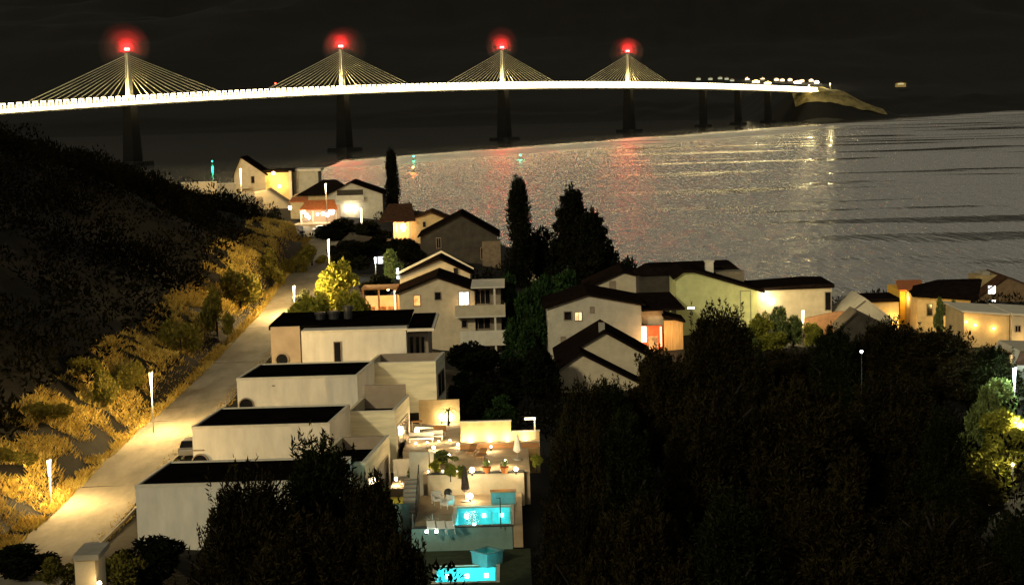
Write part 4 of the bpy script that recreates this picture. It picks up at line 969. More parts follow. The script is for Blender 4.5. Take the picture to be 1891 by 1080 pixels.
# spa tub on the lower terrace
p = WZ(900, 1043, 17.45)
t_ = thing('spa_tub', 'small raised teal spa tub behind the lower pool', 'spa tub', (p.x, p.y + .5, 17.4))
MB().lathe([(1.05, 0), (1.12, .9), (1.2, .93), (1.2, 1.0), (.95, 1.0), (.9, .45)], 4).build('tub', mat('teal_tub_panel', (.10, .22, .22), .5, .2, 3), t_)
MB().lathe([(.9, .86), (.88, .87)], 4).build('water', M_pw, t_)
lamp('spa_light', (0, 0, .75), 7, (.3, 1, 1), .1, t_)
# side wall, teal pool light in its colour, left of the pools
fr = Frame(730, 985, 124)
t_ = thing('garden_wall', 'teal tinted garden wall left of the upper pool', 'wall', fr.o)
a = fr.at(700, 932); b = fr.at(757, 990); MB().box(a[0], b[0], 0, .3, -2, a[1]).build('wall', M_poollit, t_)
p = fr.at(728, 925); MB().box(p[0] - .8, p[0] + .6, .3, .9, a[1] - .3, a[1] + .35).build('planter', mat('yellow_planter', (.5, .38, .04)), t_)
# back wall of the pool terrace = edge of garden terrace
t_ = thing('retaining_wall', 'cream lit retaining wall behind the upper pool', 'wall', (-7.6, 131.2, 19.0))
fr = Frame(860, 935, 131.2); a = fr.x(790, 890); b = fr.x(968, 890)
a += fr.o.x; b += fr.o.x
MB().box(a + 7.6, b + 7.6, 0, .35, -1, 1.65).build('wall', M_beige, t_); MB().box(a + 7.55, b + 7.65, -.08, .45, 1.65, 1.78).build('coping', M_dark, t_)
tg = thing('garden_terrace', 'raised garden terrace lit by globe lamps above the pool', 'terrace', (-7.4, 131.6, 18))
MB().box(0, 8.4, 0, 10.4, 0, 2.62).build('paving', M_paving, tg)
# walls of the garden
fr = Frame(920, 832, 142)
t_ = thing('garden_wall', 'stepped ochre garden wall washed by four uplights', 'wall', fr.o)
a = fr.at(850, 780); b = fr.at(945, 832); c_ = fr.at(996, 796)
MB().box(a[0], b[0], 0, .3, -2, a[1]).box(b[0], c_[0], 0.02, .3, -2, c_[1]).build('wall', M_ochre, t_)
MB().box(a[0] - .05, b[0] + .05, -.05, .36, a[1], a[1] + .08).box(b[0] + .05, c_[0] + .05, -.05, .36, c_[1], c_[1] + .08).build('coping', M_trim, t_)
for k, px in enumerate((869, 905, 937, 970)):
    x, z = fr.at(px, 812)
    t2 = thing('uplight', ['leftmost of four bright uplights along the stepped garden wall', 'second of four uplights along the stepped garden wall', 'third uplight along the stepped garden wall, beside the closed white parasol', 'uplight at the low end of the stepped garden wall'][k], 'lamp', (fr.o.x + x, 141.6, fr.o.z + z - .5), 0, 'garden wall uplights')
    MB().lathe([(.1, 0), (.1, .2), (.14, .22), (.14, .3)], 12).build('housing', M_dark, t2)
    MB().ball((0, 0, .38), .17, 6).build('bulb', M_globe, t2); lamp('bulb_light', (0, -.15, .62), 110, WHITE, .12, t2)
for k, (px, py, r) in enumerate(((900, 858, .30), (934, 855, .26), (872, 872, .34), (953, 869, .26), (829, 843, .2), (801, 829, .22), (907, 826, .16), (846, 823, .2))):
    p = WZ(px, py + 6, 20.65 if k < 4 or k > 6 else 20.7); 
    if k in (4, 5, 7): p = WZ(px, py + 5, 20.5)
    t2 = thing('globe_lamp', ['white globe lamp beside the clay pots on the garden terrace', 'white globe lamp by the parasol foot on the garden terrace', 'brightest globe lamp at the top of the retaining wall', 'globe lamp at the far corner of the retaining wall top', 'small globe lamp among the border shrubs', 'small globe lamp beside the patio corner', 'small globe lamp in front of the stepped wall', 'globe lamp on the gravel by the stepped wall end'][k], 'lamp', p, 0, 'garden globe lamps')
    MB().lathe([(.08, 0), (.06, .25)], 10).build('stand', M_dark, t2)
    r *= .62; MB().ball((0, 0, .25 + r), r, 7).build('globe', M_globe, t2); lamp('globe_light', (0, 0, .25 + r), 170, WHITE, r + .03, t2)
fr = Frame(920, 832, 141.2); a = fr.at(850, 832); b = fr.at(996, 832)
t_ = thing('planter_bench', 'long low planter bench at the foot of the stepped garden wall', 'planter', (fr.o.x + a[0], 140.7, 20.62))
MB().box(0, b[0] - a[0], 0, .75, 0, .42).build('bench', M_wood, t_, bevel=.02); MB().box(-.03, b[0] - a[0] + .03, -.05, .75, .42, .5).build('top', M_paving, t_)
for k in range(7):
    x_ = -7.0 + k * 1.16
    t2 = thing('ledge_light', 'tiny warm light in the row along the edge of the garden terrace', 'lamp', (x_, 131.95, 20.62), 0, 'tiny lights along the garden terrace edge')
    MB().lathe([(.07, 0), (.07, .1)], 8).build('housing', M_dark, t2); MB().ball((0, 0, .16), .07, 5).build('bulb', M_globe, t2); lamp('bulb_light', (0, .1, .3), 26, WHITE, .06, t2)
for k in range(4):
    p = WZ(768 + k * 21, 822 - k * 2, 19.5)
    t2 = thing('ledge_light', 'tiny warm light in the row along the near edge of the patio', 'lamp', p, 0, 'tiny lights along the patio edge')
    MB().lathe([(.07, 0), (.07, .1)], 8).build('housing', M_dark, t2); MB().ball((0, 0, .17), .09, 5).build('bulb', M_globe, t2); lamp('bulb_light', (0, .1, .35), 60, WHITE, .08, t2)
def parasol(label, p, h, r, m_):
    t_ = thing('parasol', label, 'parasol', p, 0)
    MB().tube((0, 0, 0), (0, 0, h), .04, .03, 8).build('pole', M_steel, t_); MB().lathe([(.35, 0), (.35, .08), (.08, .12)], 14).build('base', M_concrete, t_)
    MB().lathe([(r * .4, h * .28), (r, h * .36), (r * .75, h * .6), (r * .35, h * .9), (.03, h)], 8).build('canopy', m_, t_)
p = WZ(956, 848, 20.65); parasol('closed white parasol standing before the stepped garden wall', p, 2.1, .36, M_cloth)
p = WZ(860, 926, 19.0); parasol('closed dark brown parasol by the upper pool', p, 2.8, .34, M_brcloth)
p = W(988, 800, 141); t_ = thing('post_lamp', 'small L shaped post lamp on the end of the stepped garden wall', 'lamp', (p.x, 141.8, p.z))
MB().box(-.06, .06, -.06, .06, -.6, 1.05).build('post', M_trim, t_); MB().box(-.85, .08, -.12, .12, 1.05, 1.2).build('lamp_head', emit('post_lamp_glow', (1, .86, .62), 4), t_); lamp('post_lamp_light', (-.4, -.3, .9), 60, WHITE, .1, t_)
# patio beside villa two
tp = thing('patio', 'bright furnished patio between the villas', 'terrace', (-9.9, 146, 17.6))
MB().box(0, 5.6, 0, 12.6, 0, 1.9).build('paving', M_paving, tp)
fr = Frame(840, 790, 158.4)
t_ = thing('garden_wall', 'tall ochre wall closing the patio behind the palm', 'wall', fr.o)
a = fr.at(822, 738); b = fr.at(850, 800); MB().box(a[0] - 2.5, b[0], 0, .3, -3, a[1]).build('wall', M_ochre, t_); MB().box(b[0] - .3, b[0], -9, 0, -3, -.1).build('side_wall', M_ochre, t_)
for k, (px, py, w, d, h, m_) in enumerate(((785, 798, .9, .8, .75, M_cloth), (778, 812, 1.1, .7, .45, M_cloth), (800, 808, .9, .6, .45, M_cloth), (770, 790, .5, .5, .9, M_wood), (812, 800, .6, .6, .5, M_wood))):
    p = WZ(px, py + 4, 19.5)
    t2 = thing('patio_table' if k in (0, 3) else 'patio_sofa', ['white square table on the bright patio', 'long white sofa at the near side of the patio', 'short white sofa facing the patio table', 'tall timber side table by the patio wall', 'low timber seat at the patio edge'][k], 'table' if k in (0, 3) else 'sofa', p)
    MB().box(-w, w, -d / 2, d / 2, h - .14, h).build('top' if k in (0, 3) else 'seat', m_, t2, bevel=.03)
    for sx_ in (-1, 1):
        for sy_ in (-1, 1): MB().box(sx_ * (w - .1) - .04, sx_ * (w - .1) + .04, sy_ * (d / 2 - .08) - .04, sy_ * (d / 2 - .08) + .04, 0, h - .14).build('leg', M_trim, t2)
    if k not in (0, 3): MB().box(-w, w, d / 2 - .12, d / 2, h, h + .4).build('backrest', m_, t2, bevel=.03)
for k, (px, py, pw) in enumerate(((831, 776, 300), (816, 776, 200), (790, 770, 360), (770, 800, 520))):
    p = WZ(px, py + 6, 19.5); t2 = thing('globe_lamp', ['bright globe lamp under the patio palm', 'smaller globe lamp left of the patio palm', 'globe lamp by the white patio table', 'globe lamp beside the long white sofa'][k], 'lamp', p, 0, 'patio globe lamps')
    MB().lathe([(.08, 0), (.06, .3)], 10).build('stand', M_dark, t2); MB().ball((0, 0, .52), .22, 6).build('globe', M_globe, t2); lamp('globe_light', (0, 0, .55), pw, WHITE, .24, t2)
# bright veranda under villa one and two
p = WZ(735, 902, 19.0)
t_ = thing('veranda', 'small white lit veranda at the foot of the second villa', 'veranda', (p.x, p.y, 17.2))
MB().box(-.6, 3.6, 0, 4, 0, 1.8).build('paving', M_paving, t_); MB().box(-.6, 3.4, 3.8, 4.0, 1.8, 3.4).build('rear_wall', M_white, t_)
MB().box(-.1, 2.6, .8, 1.6, 2.3, 2.45).build('table_top', M_cloth, t_)
for xx in (.1, 2.4): MB().box(xx - .05, xx + .05, 1.1, 1.3, 1.8, 2.3).build('leg', M_trim, t_)
for px, py, r, pw in ((732, 884, .15, 160), (773, 893, .13, 110), (742, 894, .1, 60)):
    q = W(px, py, p.y + 1.8); MB().ball((q.x - p.x, 1.8, q.z - 17.2), r, 6).build('lantern', M_globe, t_); lamp('lantern_light', (q.x - p.x, 1.2, q.z - 17.2), pw, WHITE, r + .02, t_)
fr = Frame(790, 885, 133)
t_ = thing('screen_wall', 'blue grey screen wall with a pale post behind the small tree', 'wall', fr.o)
a = fr.at(755, 835); b = fr.at(793, 885); MB().box(a[0], b[0], .05, .25, -2, a[1]).build('wall', M_grey, t_); c_ = fr.at(797, 835); MB().box(c_[0] - .15, c_[0] + .15, 0, .3, -1, c_[1]).build('post', M_trim, t_)
t_ = thing('stair', 'stone stair with a handrail climbing from the pool terrace to the garden terrace', 'stair', (-8.75, 124.6, 17.2))
sm_ = MB()
for q in range(9): sm_.box(0, 1.1, q * .62, (q + 1) * .62, 0, 1.85 + q * .195)
sm_.build('steps', M_concrete, t_)
hr = MB().tube((1.12, 0, 2.75), (1.12, 5.58, 4.5), .04, .04, 8)
for q in range(5): hr.tube((1.12, q * 1.38, 1.8), (1.12, q * 1.38, 2.76 + q * .433), .03, .03, 6)
hr.build('handrail', M_dark, t_)
# furniture on the pool terrace
for k, (px, py) in enumerate(((808, 930), (826, 938))):
    p = WZ(px, py, 19.0); t2 = thing('garden_chair', ['white armchair against the cream wall behind the pool', 'white armchair nearer the pool steps'][k], 'chair', p, .3 - k)
    MB().box(-.4, .4, -.4, .4, .3, .48).build('seat', M_cloth, t2, bevel=.03); MB().box(-.4, .4, .3, .42, .48, .95).build('backrest', M_cloth, t2, bevel=.03)
    for sx_ in (-.34, .34):
        MB().box(sx_ - .06, sx_ + .06, -.4, .3, .48, .68).build('armrest', M_cloth, t2)
        for sy_ in (-.34, .34): MB().box(sx_ - .03, sx_ + .03, sy_ - .03, sy_ + .03, 0, .3).build('leg', M_trim, t2)
p = WZ(828, 928, 19.0); t2 = thing('kettle_grill', 'round black kettle grill on legs by the cream wall', 'grill', p)
MB().ball((0, 0, .8), .34, 8).build('bowl', M_dark, t2, smooth=True)
for k in range(3): MB().tube((.1 * math.cos(2.1 * k), .1 * math.sin(2.1 * k), .6), (.35 * math.cos(2.1 * k), .35 * math.sin(2.1 * k), 0), .02, .02, 6).build('leg', M_dark, t2)
p = WZ(868, 926, 19.0); t2 = thing('globe_lamp', 'large white globe lamp beside the brown parasol', 'lamp', p, 0)
MB().lathe([(.1, 0), (.08, .2)], 10).build('stand', M_dark, t2); MB().ball((0, 0, .45), .24, 8).build('globe', M_globe, t2); lamp('globe_light', (0, 0, .45), 380, WHITE, .27, t2)
p = WZ(930, 931, 19.0); t2 = thing('pool_cabinet', 'teal pool cabinet with an orange lit top at the end of the pool', 'cabinet', p)
MB().box(-.95, .95, -.1, .5, 0, .95).build('body', mat('teal_panel', (.12, .26, .26)), t2, bevel=.03); MB().box(-1, 1, -.15, .6, .95, 1.05).build('top', M_wood, t2)
lamp('wall_light', (0, .1, 1.5), 14, (1, .6, .2), .1, t2)
for k, (px, py) in enumerate(((797, 984), (815, 984), (832, 984))):
    p = WZ(px, py, 19.0); t2 = thing('deck_chair', ['folding deck chair at the corner of the glass balustrade', 'folding deck chair between its two neighbours at the glass balustrade', 'folding deck chair nearest the upper pool'][k], 'chair', p, .2)
    for sx_ in (-.28, .28): MB().tube((sx_, -.35, 0), (sx_, .3, .85), .025, .025, 6).tube((sx_, .3, 0), (sx_, -.35, .45), .025, .025, 6).build('side_frame', M_trim, t2)
    MB().hexa([(-.26, -.34, .4), (.26, -.34, .4), (.26, .3, .8), (-.26, .3, .8), (-.26, -.34, .43), (.26, -.34, .43), (.26, .3, .83), (-.26, .3, .83)]).build('sling', M_cloth, t2)
for k, (px, py) in enumerate(((788, 986), (806, 986), (835, 973), (876, 970), (862, 956))):
    p = WZ(px, py, 19.02); t2 = thing('floor_light', ['floor light nearest the corner of the glass balustrade', 'floor light between the folding deck chairs', 'floor light at the near pool corner', 'bright floating light in the upper pool, nearer the glass', 'small floating light in the upper pool, nearer the wall'][k], 'lamp', p, 0, 'pool side lights')
    if k > 2: t2.location.z = 18.88
    MB().lathe([(.12, 0), (.13, .1)], 10).build('housing', M_dark, t2); MB().ball((0, 0, .2), .13, 6).build('bulb', emit('floor_light_glow', (.9, 1, .95), 12), t2); lamp('bulb_light', (0, 0, .3), 12 if k < 3 else 1.5, (.9, 1, .9), .15, t2)
p = WZ(925, 975, 19.0); t2 = thing('pool_shower', 'slim dark shower post standing at the pool edge', 'shower', (p.x, p.y, 19.0))
MB().tube((0, 0, 0), (0, 0, 2.3), .045, .04, 8).build('post', M_dark, t2); MB().tube((0, 0, 2.2), (-.3, 0, 2.25), .03, .03, 6).build('arm', M_dark, t2)
# loungers and border plants of the garden terrace
for k, (px, py) in enumerate(((872, 838), (890, 846))):
    p = WZ(px, py, 20.64); t2 = thing('sun_lounger', ['timber sun lounger nearer the stepped garden wall', 'timber sun lounger nearer the clay pots'][k], 'sun lounger', p, R(80))
    MB().box(-.95, .35, -.3, .3, .28, .36).build('seat', M_wood, t2); MB().hexa([(.35, -.3, .28), (.95, -.3, .62), (.95, .3, .62), (.35, .3, .28), (.35, -.3, .36), (.92, -.3, .70), (.92, .3, .70), (.35, .3, .36)]).build('backrest', M_wood, t2)
    for sx_ in (-.85, .5):
        for sy_ in (-.25, .25): MB().box(sx_ - .03, sx_ + .03, sy_ - .03, sy_ + .03, 0, .28).build('leg', M_wood, t2)
# clay pots
for k, (px, py) in enumerate(((899, 873), (932, 873))):
    p = WZ(px, py, 20.65); t2 = thing('clay_pot', ['orange clay pot under the white globe lamp', 'orange clay pot nearest the white parasol'][k], 'plant pot', p)
    MB().lathe([(.22, 0), (.36, .45), (.4, .5), (.34, .5), (.3, .4)], 14).build('pot', mat('terracotta_pot', (.42, .14, .04)), t2, smooth=False)
    sp_ = MB(); rr = random.Random(k)
    for q in range(60):
        a_ = rr.random() * 6.28; h_ = rr.uniform(.3, .8); r_ = rr.uniform(.05, .4); b = Vector((r_ * math.cos(a_), r_ * math.sin(a_), .45 + h_ * .6)); d_ = Vector((math.cos(a_ + 1.5), math.sin(a_ + 1.5), .2)) * .07
        sp_.face([b - d_, b + Vector((0, 0, .12)), b + d_, b - Vector((0, 0, .12))])
    sp_.build('foliage', L_shrub, t2)

# ------------------------------------------------------------------ street lamps
def street_lamp(label, px, pyb, Y, h, power, group='street lamps along the road', z=None, col=WARM, glow=None, ln=1.3):
    p = W(px, pyb, Y)
    gz = p.z if z is None else z
    t_ = thing('street_lamp', label, 'street lamp', (p.x, p.y, gz), 0, group)
    MB().tube((0, 0, -1.5), (0, 0, h - ln + .1), .075, .06, 10).build('pole', M_steel, t_, smooth=True)
    MB().lathe([(.045, h - ln), (.08, h - ln + .05), (.15, h - .1), (.13, h)], 12).build('lantern', glow or M_lampw, t_, smooth=True)
    MB().lathe([(.2, h), (.22, h + .03), (.08, h + .1)], 12).build('cap', M_dark, t_)
    lamp('lantern_light', (0.25, -.1, h - .15), power, col, .22, t_)
    return t_
street_lamp('street lamp on the grass verge nearest the camera', 96, 950, 133.5, 4.45, 9000)
street_lamp('street lamp on the grass verge beside the widest part of the road', 283, 782, 160, 4.9, 16000)
street_lamp('street lamp beyond the farthest villa, by the lime bush', 545, 590, 236, 4.7, 30000)
street_lamp('tall street lamp rising behind the lime bush', 611, 560, 255, 9.6, 20000, ln=2.2)
street_lamp('street lamp in front of the steep gabled house', 447, 380, 398, 8.6, 14000, ln=3.6)
street_lamp('street lamp standing before the terracotta tavern roof', 604, 412, 355, 8.2, 3500, ln=1.8)
street_lamp('street lamp below the white gable fronted house', 668, 420, 345, 3.9, 1500, ln=3.2)
street_lamp('street lamp among shrubs before the pale flat fronted house', 1483, 606, 216, 2.3, 1800, ln=1.6, group='house lamps')
t2 = street_lamp('cold white lamp shining on the shrubs by the grey house at the picture edge', 1873, 738, 150, 2.9, 5500, group='house lamps', col=COLD, glow=M_led, ln=1.4)
street_lamp('cold white lamp over the garden below the unlit house', 694, 505, 272, 2.6, 650, group='house lamps', col=COLD, glow=M_led, ln=1.0)
p = W(735, 515, 262); t_ = thing('garden_lamp', 'cold white strip lamp lighting the shrubs beside the pale house', 'lamp', p)
MB().box(-.12, .12, -.1, .1, 0, 1.6).build('lamp_body', M_led, t_); lamp('lamp_light', (-.3, -.5, 1.0), 500, COLD, .2, t_)
p = W(700, 482, 274); t_ = thing('shop_sign', 'small red and white lit sign beside the cold garden lamp', 'sign', p)
MB().box(-.2, 2.1, 0, .12, -.45, .7).build('board', emit('sign_white_glow', (.9, .9, 1.0), 1.6), t_); MB().box(.7, 2.0, -.06, -.01, -.3, .55).build('red_panel', emit('sign_red_glow', (1.0, .12, .18), .9), t_); MB().tube((1, .06, -3), (1, .06, -.45), .06, .06, 8).build('post', M_steel, t_)
p = W(1065, 571, 205)
p = W(1276, 569, 214); t_ = thing('wall_light', 'small cold light on a post behind the dark round tree', 'lamp', p)
MB().box(-.4, .4, -.05, .05, -.08, .12).build('lamp_head', emit('small_cold_glow', (.85, .9, 1), 10), t_); MB().tube((0, .1, -3), (0, .1, -.05), .05, .05, 6).build('post', M_dark, t_)
p = W(1591, 649, 150); t_ = thing('garden_lamp', 'tiny bright white lamp alone among the dark trees', 'lamp', p)
MB().ball((0, 0, 0), .13, 6).build('bulb', emit('tiny_lamp_glow', (.95, 1, 1), 14), t_); MB().tube((0, .05, -6), (0, .05, -.1), .04, .03, 6).build('post', M_dark, t_)

for px, py, Y, pw, lab in ((1884, 790, 139, 3000, 'garden lamp half hidden by the pale green shrub at the picture edge'), (1870, 860, 124, 900, 'garden lamp low behind the ragged yellow shrub')):
    p = W(px, py, Y); gz = el(p.x, p.y); t_ = thing('garden_lamp', lab, 'lamp', (p.x, p.y, gz))
    zz = max(1.2, p.z - gz); MB().tube((0, 0, -1), (0, 0, zz), .05, .04, 8).build('post', M_dark, t_); MB().ball((0, 0, zz + .12), .11, 6).build('bulb', M_globe, t_); lamp('bulb_light', (0, -.25, zz + .3), pw, (1, .86, .45), .12, t_)
# ------------------------------------------------------------------ parked cars
def car(label, p, rz, paint):
    t_ = thing('parked_car', label, 'car', p, rz, 'cars parked along the road')
    prof = [(-2.05, .28), (2.05, .28), (2.1, .62), (1.95, .82), (1.0, .92), (-1.75, .95), (-2.05, .8)]
    MB().prism(prof, -.85, .85).build('body', paint, t_, bevel=.06)
    cab = [(-1.75, .94), (1.0, .92), (.35, 1.42), (-1.15, 1.46)]
    b = MB(); b.hexa([(-1.75, -.78, .94), (1.0, -.78, .92), (1.0, .78, .92), (-1.75, .78, .94), (-1.2, -.62, 1.46), (.3, -.62, 1.44), (.3, .62, 1.44), (-1.2, .62, 1.46)]); b.build('cabin_glass', M_glass, t_)
    MB().box(-1.22, .32, -.63, .63, 1.445, 1.5).build('roof', paint, t_, bevel=.02)
    for wx in (-1.3, 1.3):
        for wy in (-.8, .8): 
            w = MB().tube((wx, wy - .1, .32), (wx, wy + .1, .32), .32, .32, 16).build('wheel', M_dark, t_); MB().tube((wx, wy - .11, .32), (wx, wy + .11, .32), .18, .18, 12).build('rim', M_steel, w)
    for wy in (-.6, .6): MB().box(2.0, 2.12, wy - .18, wy + .18, .6, .74).build('headlight', M_trim, t_)
M_carp = mat('silver_car_paint', (.30, .29, .27), .3, .03, 1, metal=.5)
car('silver car parked between the road and the second villa', (-29.2, 150.6, ROADZ(150.6) + .0), R(93), M_carp)
car('silver car parked by the lime bush beyond the farthest villa', (-28.6, 246, el(-28.6, 246)), R(92), M_carp)
p = W(596, 420, 352); car('dark car parked in front of the tavern terrace', (p.x, 352.5, el(p.x, 352.5) + .4), R(20), mat('dark_car_paint', (.03, .03, .035), .3, .05, 1))

# ------------------------------------------------------------------ vegetation
def leaf_mesh(name, material, blobs, n, size, rng, up=0.3, aspect=3.0, shell=0.55):
    """leaf-sized blades spread through clumps; blobs = (centre, radius xyz)"""
    vol = np.array([b[1][0] * b[1][1] * b[1][2] for b in blobs]) ** (2 / 3.0); vol /= vol.sum()
    ids = rng.choice(len(blobs), n, p=vol)
    ce = np.array([b[0] for b in blobs])[ids]; ra = np.array([b[1] for b in blobs])[ids]
    d = rng.normal(size=(n, 3)); d /= np.linalg.norm(d, axis=1, keepdims=True)
    r = shell + (1.12 - shell) * rng.random(n) ** 0.7
    pos = ce + d * ra * r[:, None]
    ax = d * 0.7 + rng.normal(size=(n, 3)) * 0.55; ax[:, 2] += up; ax /= np.linalg.norm(ax, axis=1, keepdims=True)
    sd = np.cross(ax, rng.normal(size=(n, 3))); sd /= np.linalg.norm(sd, axis=1, keepdims=True) + 1e-9
    ln = size * rng.uniform(0.6, 1.5, n); wd = ln / aspect
    base = pos - ax * (ln * .4)[:, None]; tip = pos + ax * (ln * .6)[:, None]
    mid = pos
    v = np.empty((n, 4, 3)); v[:, 0] = base; v[:, 1] = mid + sd * (wd * .5)[:, None]; v[:, 2] = tip; v[:, 3] = mid - sd * (wd * .5)[:, None]
    me = bpy.data.meshes.new(name); me.vertices.add(n * 4); me.vertices.foreach_set('co', v.ravel())
    me.loops.add(n * 4); me.loops.foreach_set('vertex_index', np.arange(n * 4, dtype=np.int32))
    me.polygons.add(n); me.polygons.foreach_set('loop_start', np.arange(0, n * 4, 4, dtype=np.int32))
    me.materials.append(material); me.update(calc_edges=True); me.validate()
    return me
def crown_blobs(kind, h, w, rng, k=26):
    bl = []
    for i in range(k):
        t_ = rng.random()
        if kind == 'round':
            z = h * (0.22 + 0.72 * t_); rr = w * .5 * math.sin(math.pi * min(.97, .22 + .74 * t_)) ** .7
        elif kind == 'spire':
            z = h * (0.06 + 0.92 * t_); rr = w * .5 * min(1, (1 - t_) * 1.6) ** .6 * .72
        elif kind == 'cone':
            z = h * (0.15 + 0.80 * t_); rr = w * .5 * (1 - t_ * .82)
        a = rng.random() * 6.283; q = rr * math.sqrt(rng.random()) * rng.uniform(.75, 1.0)
        s_ = w * (rng.uniform(.16, .22) if kind == 'spire' else rng.uniform(.055, .125) if k > 30 else rng.uniform(.10, .19))
        bl.append(((q * math.cos(a), q * math.sin(a), z), (s_, s_, s_ * rng.uniform(.6, 1.9 if kind != 'cone' else .8) * (2.2 if kind == 'spire' else 1))))
    return bl
def tree_proto(kind, h, w, n, size, seed, material, k=26, up=.3, aspect=3.0):
    rng = np.random.default_rng(seed)
    bl = crown_blobs(kind, h, w, rng, k)
    if k > 70 and kind != 'spire':                 # loose upright sprays that break the outline
        big = sorted(bl, key=lambda b: -(b[0][2] + 0.6 * math.hypot(b[0][0], b[0][1])))[:70]
        for b in big:
            for q in range(2):
                ln_ = w * rng.uniform(.05, .13)
                bl.append(((b[0][0] * 1.05 + rng.normal() * w * .05, b[0][1] * 1.05 + rng.normal() * w * .05, b[0][2] + b[1][2] * .8 + ln_ * .5), (w * .016, w * .016, ln_ * .8)))
    cr_ = leaf_mesh('crown', material, bl, n, size, rng, up, aspect)
    tb = MB(); rr = random.Random(seed)
    tb.tube((0, 0, -2.0), (0, 0, h * .35), w * .045, w * .032, 9); tb.tube((0, 0, h * .34), (rr.uniform(-.3, .3), rr.uniform(-.3, .3), h * .8), w * .032, w * .008, 8)
    for b in bl[::3]: tb.tube((0, 0, max(h * .2, b[0][2] - h * .22)), b[0], w * .016, w * .005, 6)
    tm = tb.mesh('trunk', M_bark, True)
    return cr_, tm
PROT = {}
def tree(kind_key, label, cat, loc, sc=1.0, rz=0.0, group=None, name='tree', sxy=1.0):
    cr_, tm = PROT[kind_key]
    t_ = thing(name, label, cat, loc, rz, group); t_.scale = (sc * sxy, sc * sxy, sc)
    for nm, me_ in (('crown', cr_), ('trunk', tm)):
        o = bpy.data.objects.new(nm, me_); C.objects.link(o); o.parent = t_
    return t_
PROT['oak1'] = tree_proto('round', 12, 10, 46000, .33, 1, L_dark, 120, .5, 3.6)
PROT['oak2'] = tree_proto('round', 12, 9, 46000, .36, 2, L_olive, 90, .6, 3.6)
PROT['oak3'] = tree_proto('cone', 13, 10, 46000, .33, 3, L_deep, 150, .5, 3.6)
PROT['cyp'] = tree_proto('spire', 13, 3.4, 16000, .40, 4, L_cyp, 90, 1.2, 3.5)
PROT['con'] = tree_proto('cone', 14, 9, 26000, .5, 5, L_cyp, 110, .1, 3.0)
PROT['bush1'] = tree_proto('round', 3.2, 3.6, 3500, .34, 6, L_bush, 14, .4, 2.4)
PROT['bush2'] = tree_proto('round', 3.0, 3.8, 3500, .34, 7, L_bush, 12, .5, 2.4)
PROT['dbush'] = tree_proto('round', 4.0, 5.0, 5000, .42, 8, L_cyp, 14, .4, 2.6)
PROT['lime'] = tree_proto('round', 4.6, 5.2, 6000, .40, 9, L_lime, 22, .3, 2.0)
PROT['dim'] = tree_proto('round', 2.6, 2.8, 2600, .30, 12, L_dimg, 14, .4, 2.4)
PROT['shrub'] = tree_proto('round', 2.6, 2.6, 2600, .26, 10, L_shrub, 14, .5, 2.4)

def tree_top(key, label, px, pyt, Y, w_px, group=None, hmul=1.0, cat='tree', name='tree', gz=None, rz=None):
    """a tree whose top is seen at (px, pyt) at distance Y"""
    H0 = {'oak1': 12, 'oak2': 12, 'oak3': 13, 'cyp': 13, 'con': 14, 'dbush': 4, 'lime': 4.6, 'bush1': 3.2, 'bush2': 3.0, 'shrub': 2.6, 'dim': 2.6}[key]
    W0 = {'oak1': 10, 'oak2': 9, 'oak3': 10, 'cyp': 3.4, 'con': 9, 'dbush': 5, 'lime': 5.2, 'bush1': 3.6, 'bush2': 3.8, 'shrub': 2.6, 'dim': 2.8}[key]
    p = W(px, pyt, Y); g = el(p.x, p.y) if gz is None else gz
    h = max(1.0, p.z - g); w = w_px * Y / F
    s_ = h / H0; sx_ = (w / W0) / s_
    return tree(key, label, cat, (p.x, p.y, g), s_, random.random() * 6.28 if rz is None else rz, group, name, sx_)
# foreground trees, bottom middle
tree_top('oak3', 'bushy dark tree in front of the nearest villa roof', 590, 828, 92, 300)
tree_top('oak1', 'spreading dark tree before the wall of the nearest villa', 455, 905, 86, 270)
tree_top('oak2', 'dark tree between the villas and the pools', 690, 905, 90, 190)
tree_top('oak2', 'low dark tree at the picture bottom below the bushy one', 560, 985, 78, 330)
tree_top('dbush', 'dark spiky shrub by the gate house', 285, 1000, 112, 170, cat='shrub', name='shrub')
tree_top('bush2', 'shrub with ragged lit leaves at the road end beside the gate house', 222, 1022, 110, 110, cat='shrub', name='shrub')
tree_top('dbush', 'dark shrub at the bottom left road verge', 35, 1015, 113, 150, cat='shrub', name='shrub')
tree_top('bush1', 'ragged shrub by the road before the gate house', 92, 1035, 111, 80, cat='shrub', name='shrub')
# the dark grove at the right
grove = [(1395, 655, 165, 110, 'oak3'), (1500, 655, 176, 120, 'oak1'), (1590, 630, 172, 150, 'oak3'), (1325, 590, 150, 190, 'oak1'), (1225, 662, 142, 180, 'oak2'), (1120, 712, 138, 190, 'oak3'), (1078, 730, 128, 150, 'oak1'), (1440, 655, 172, 150, 'oak2'), (1540, 612, 160, 180, 'oak3'), (1640, 606, 162, 190, 'oak1'), (1740, 618, 158, 190, 'oak2'), (1835, 645, 155, 160, 'oak3'),
         (1075, 815, 104, 170, 'oak2'), (1150, 790, 104, 260, 'oak3'), (1320, 740, 112, 280, 'oak1'), (1480, 730, 112, 270, 'oak2'), (1640, 720, 116, 260, 'oak1'), (1740, 770, 112, 170, 'oak3'),
         (1065, 955, 84, 190, 'oak1'), (1180, 950, 80, 260, 'oak2'), (1350, 930, 80, 320, 'oak3'), (1540, 930, 82, 300, 'oak2'), (1730, 965, 82, 290, 'oak1'), (1880, 960, 84, 230, 'oak3')]
special = {3: 'tall rounded dark tree rising in front of the greenish house', 5: 'dark tree just below the small tall-gabled house', 11: 'dark tree below the long low sand coloured house', 12: 'dark tree edging the pool garden', 7: 'dark tree below the pale flat fronted house', 9: 'dark tree below the yellow house'}
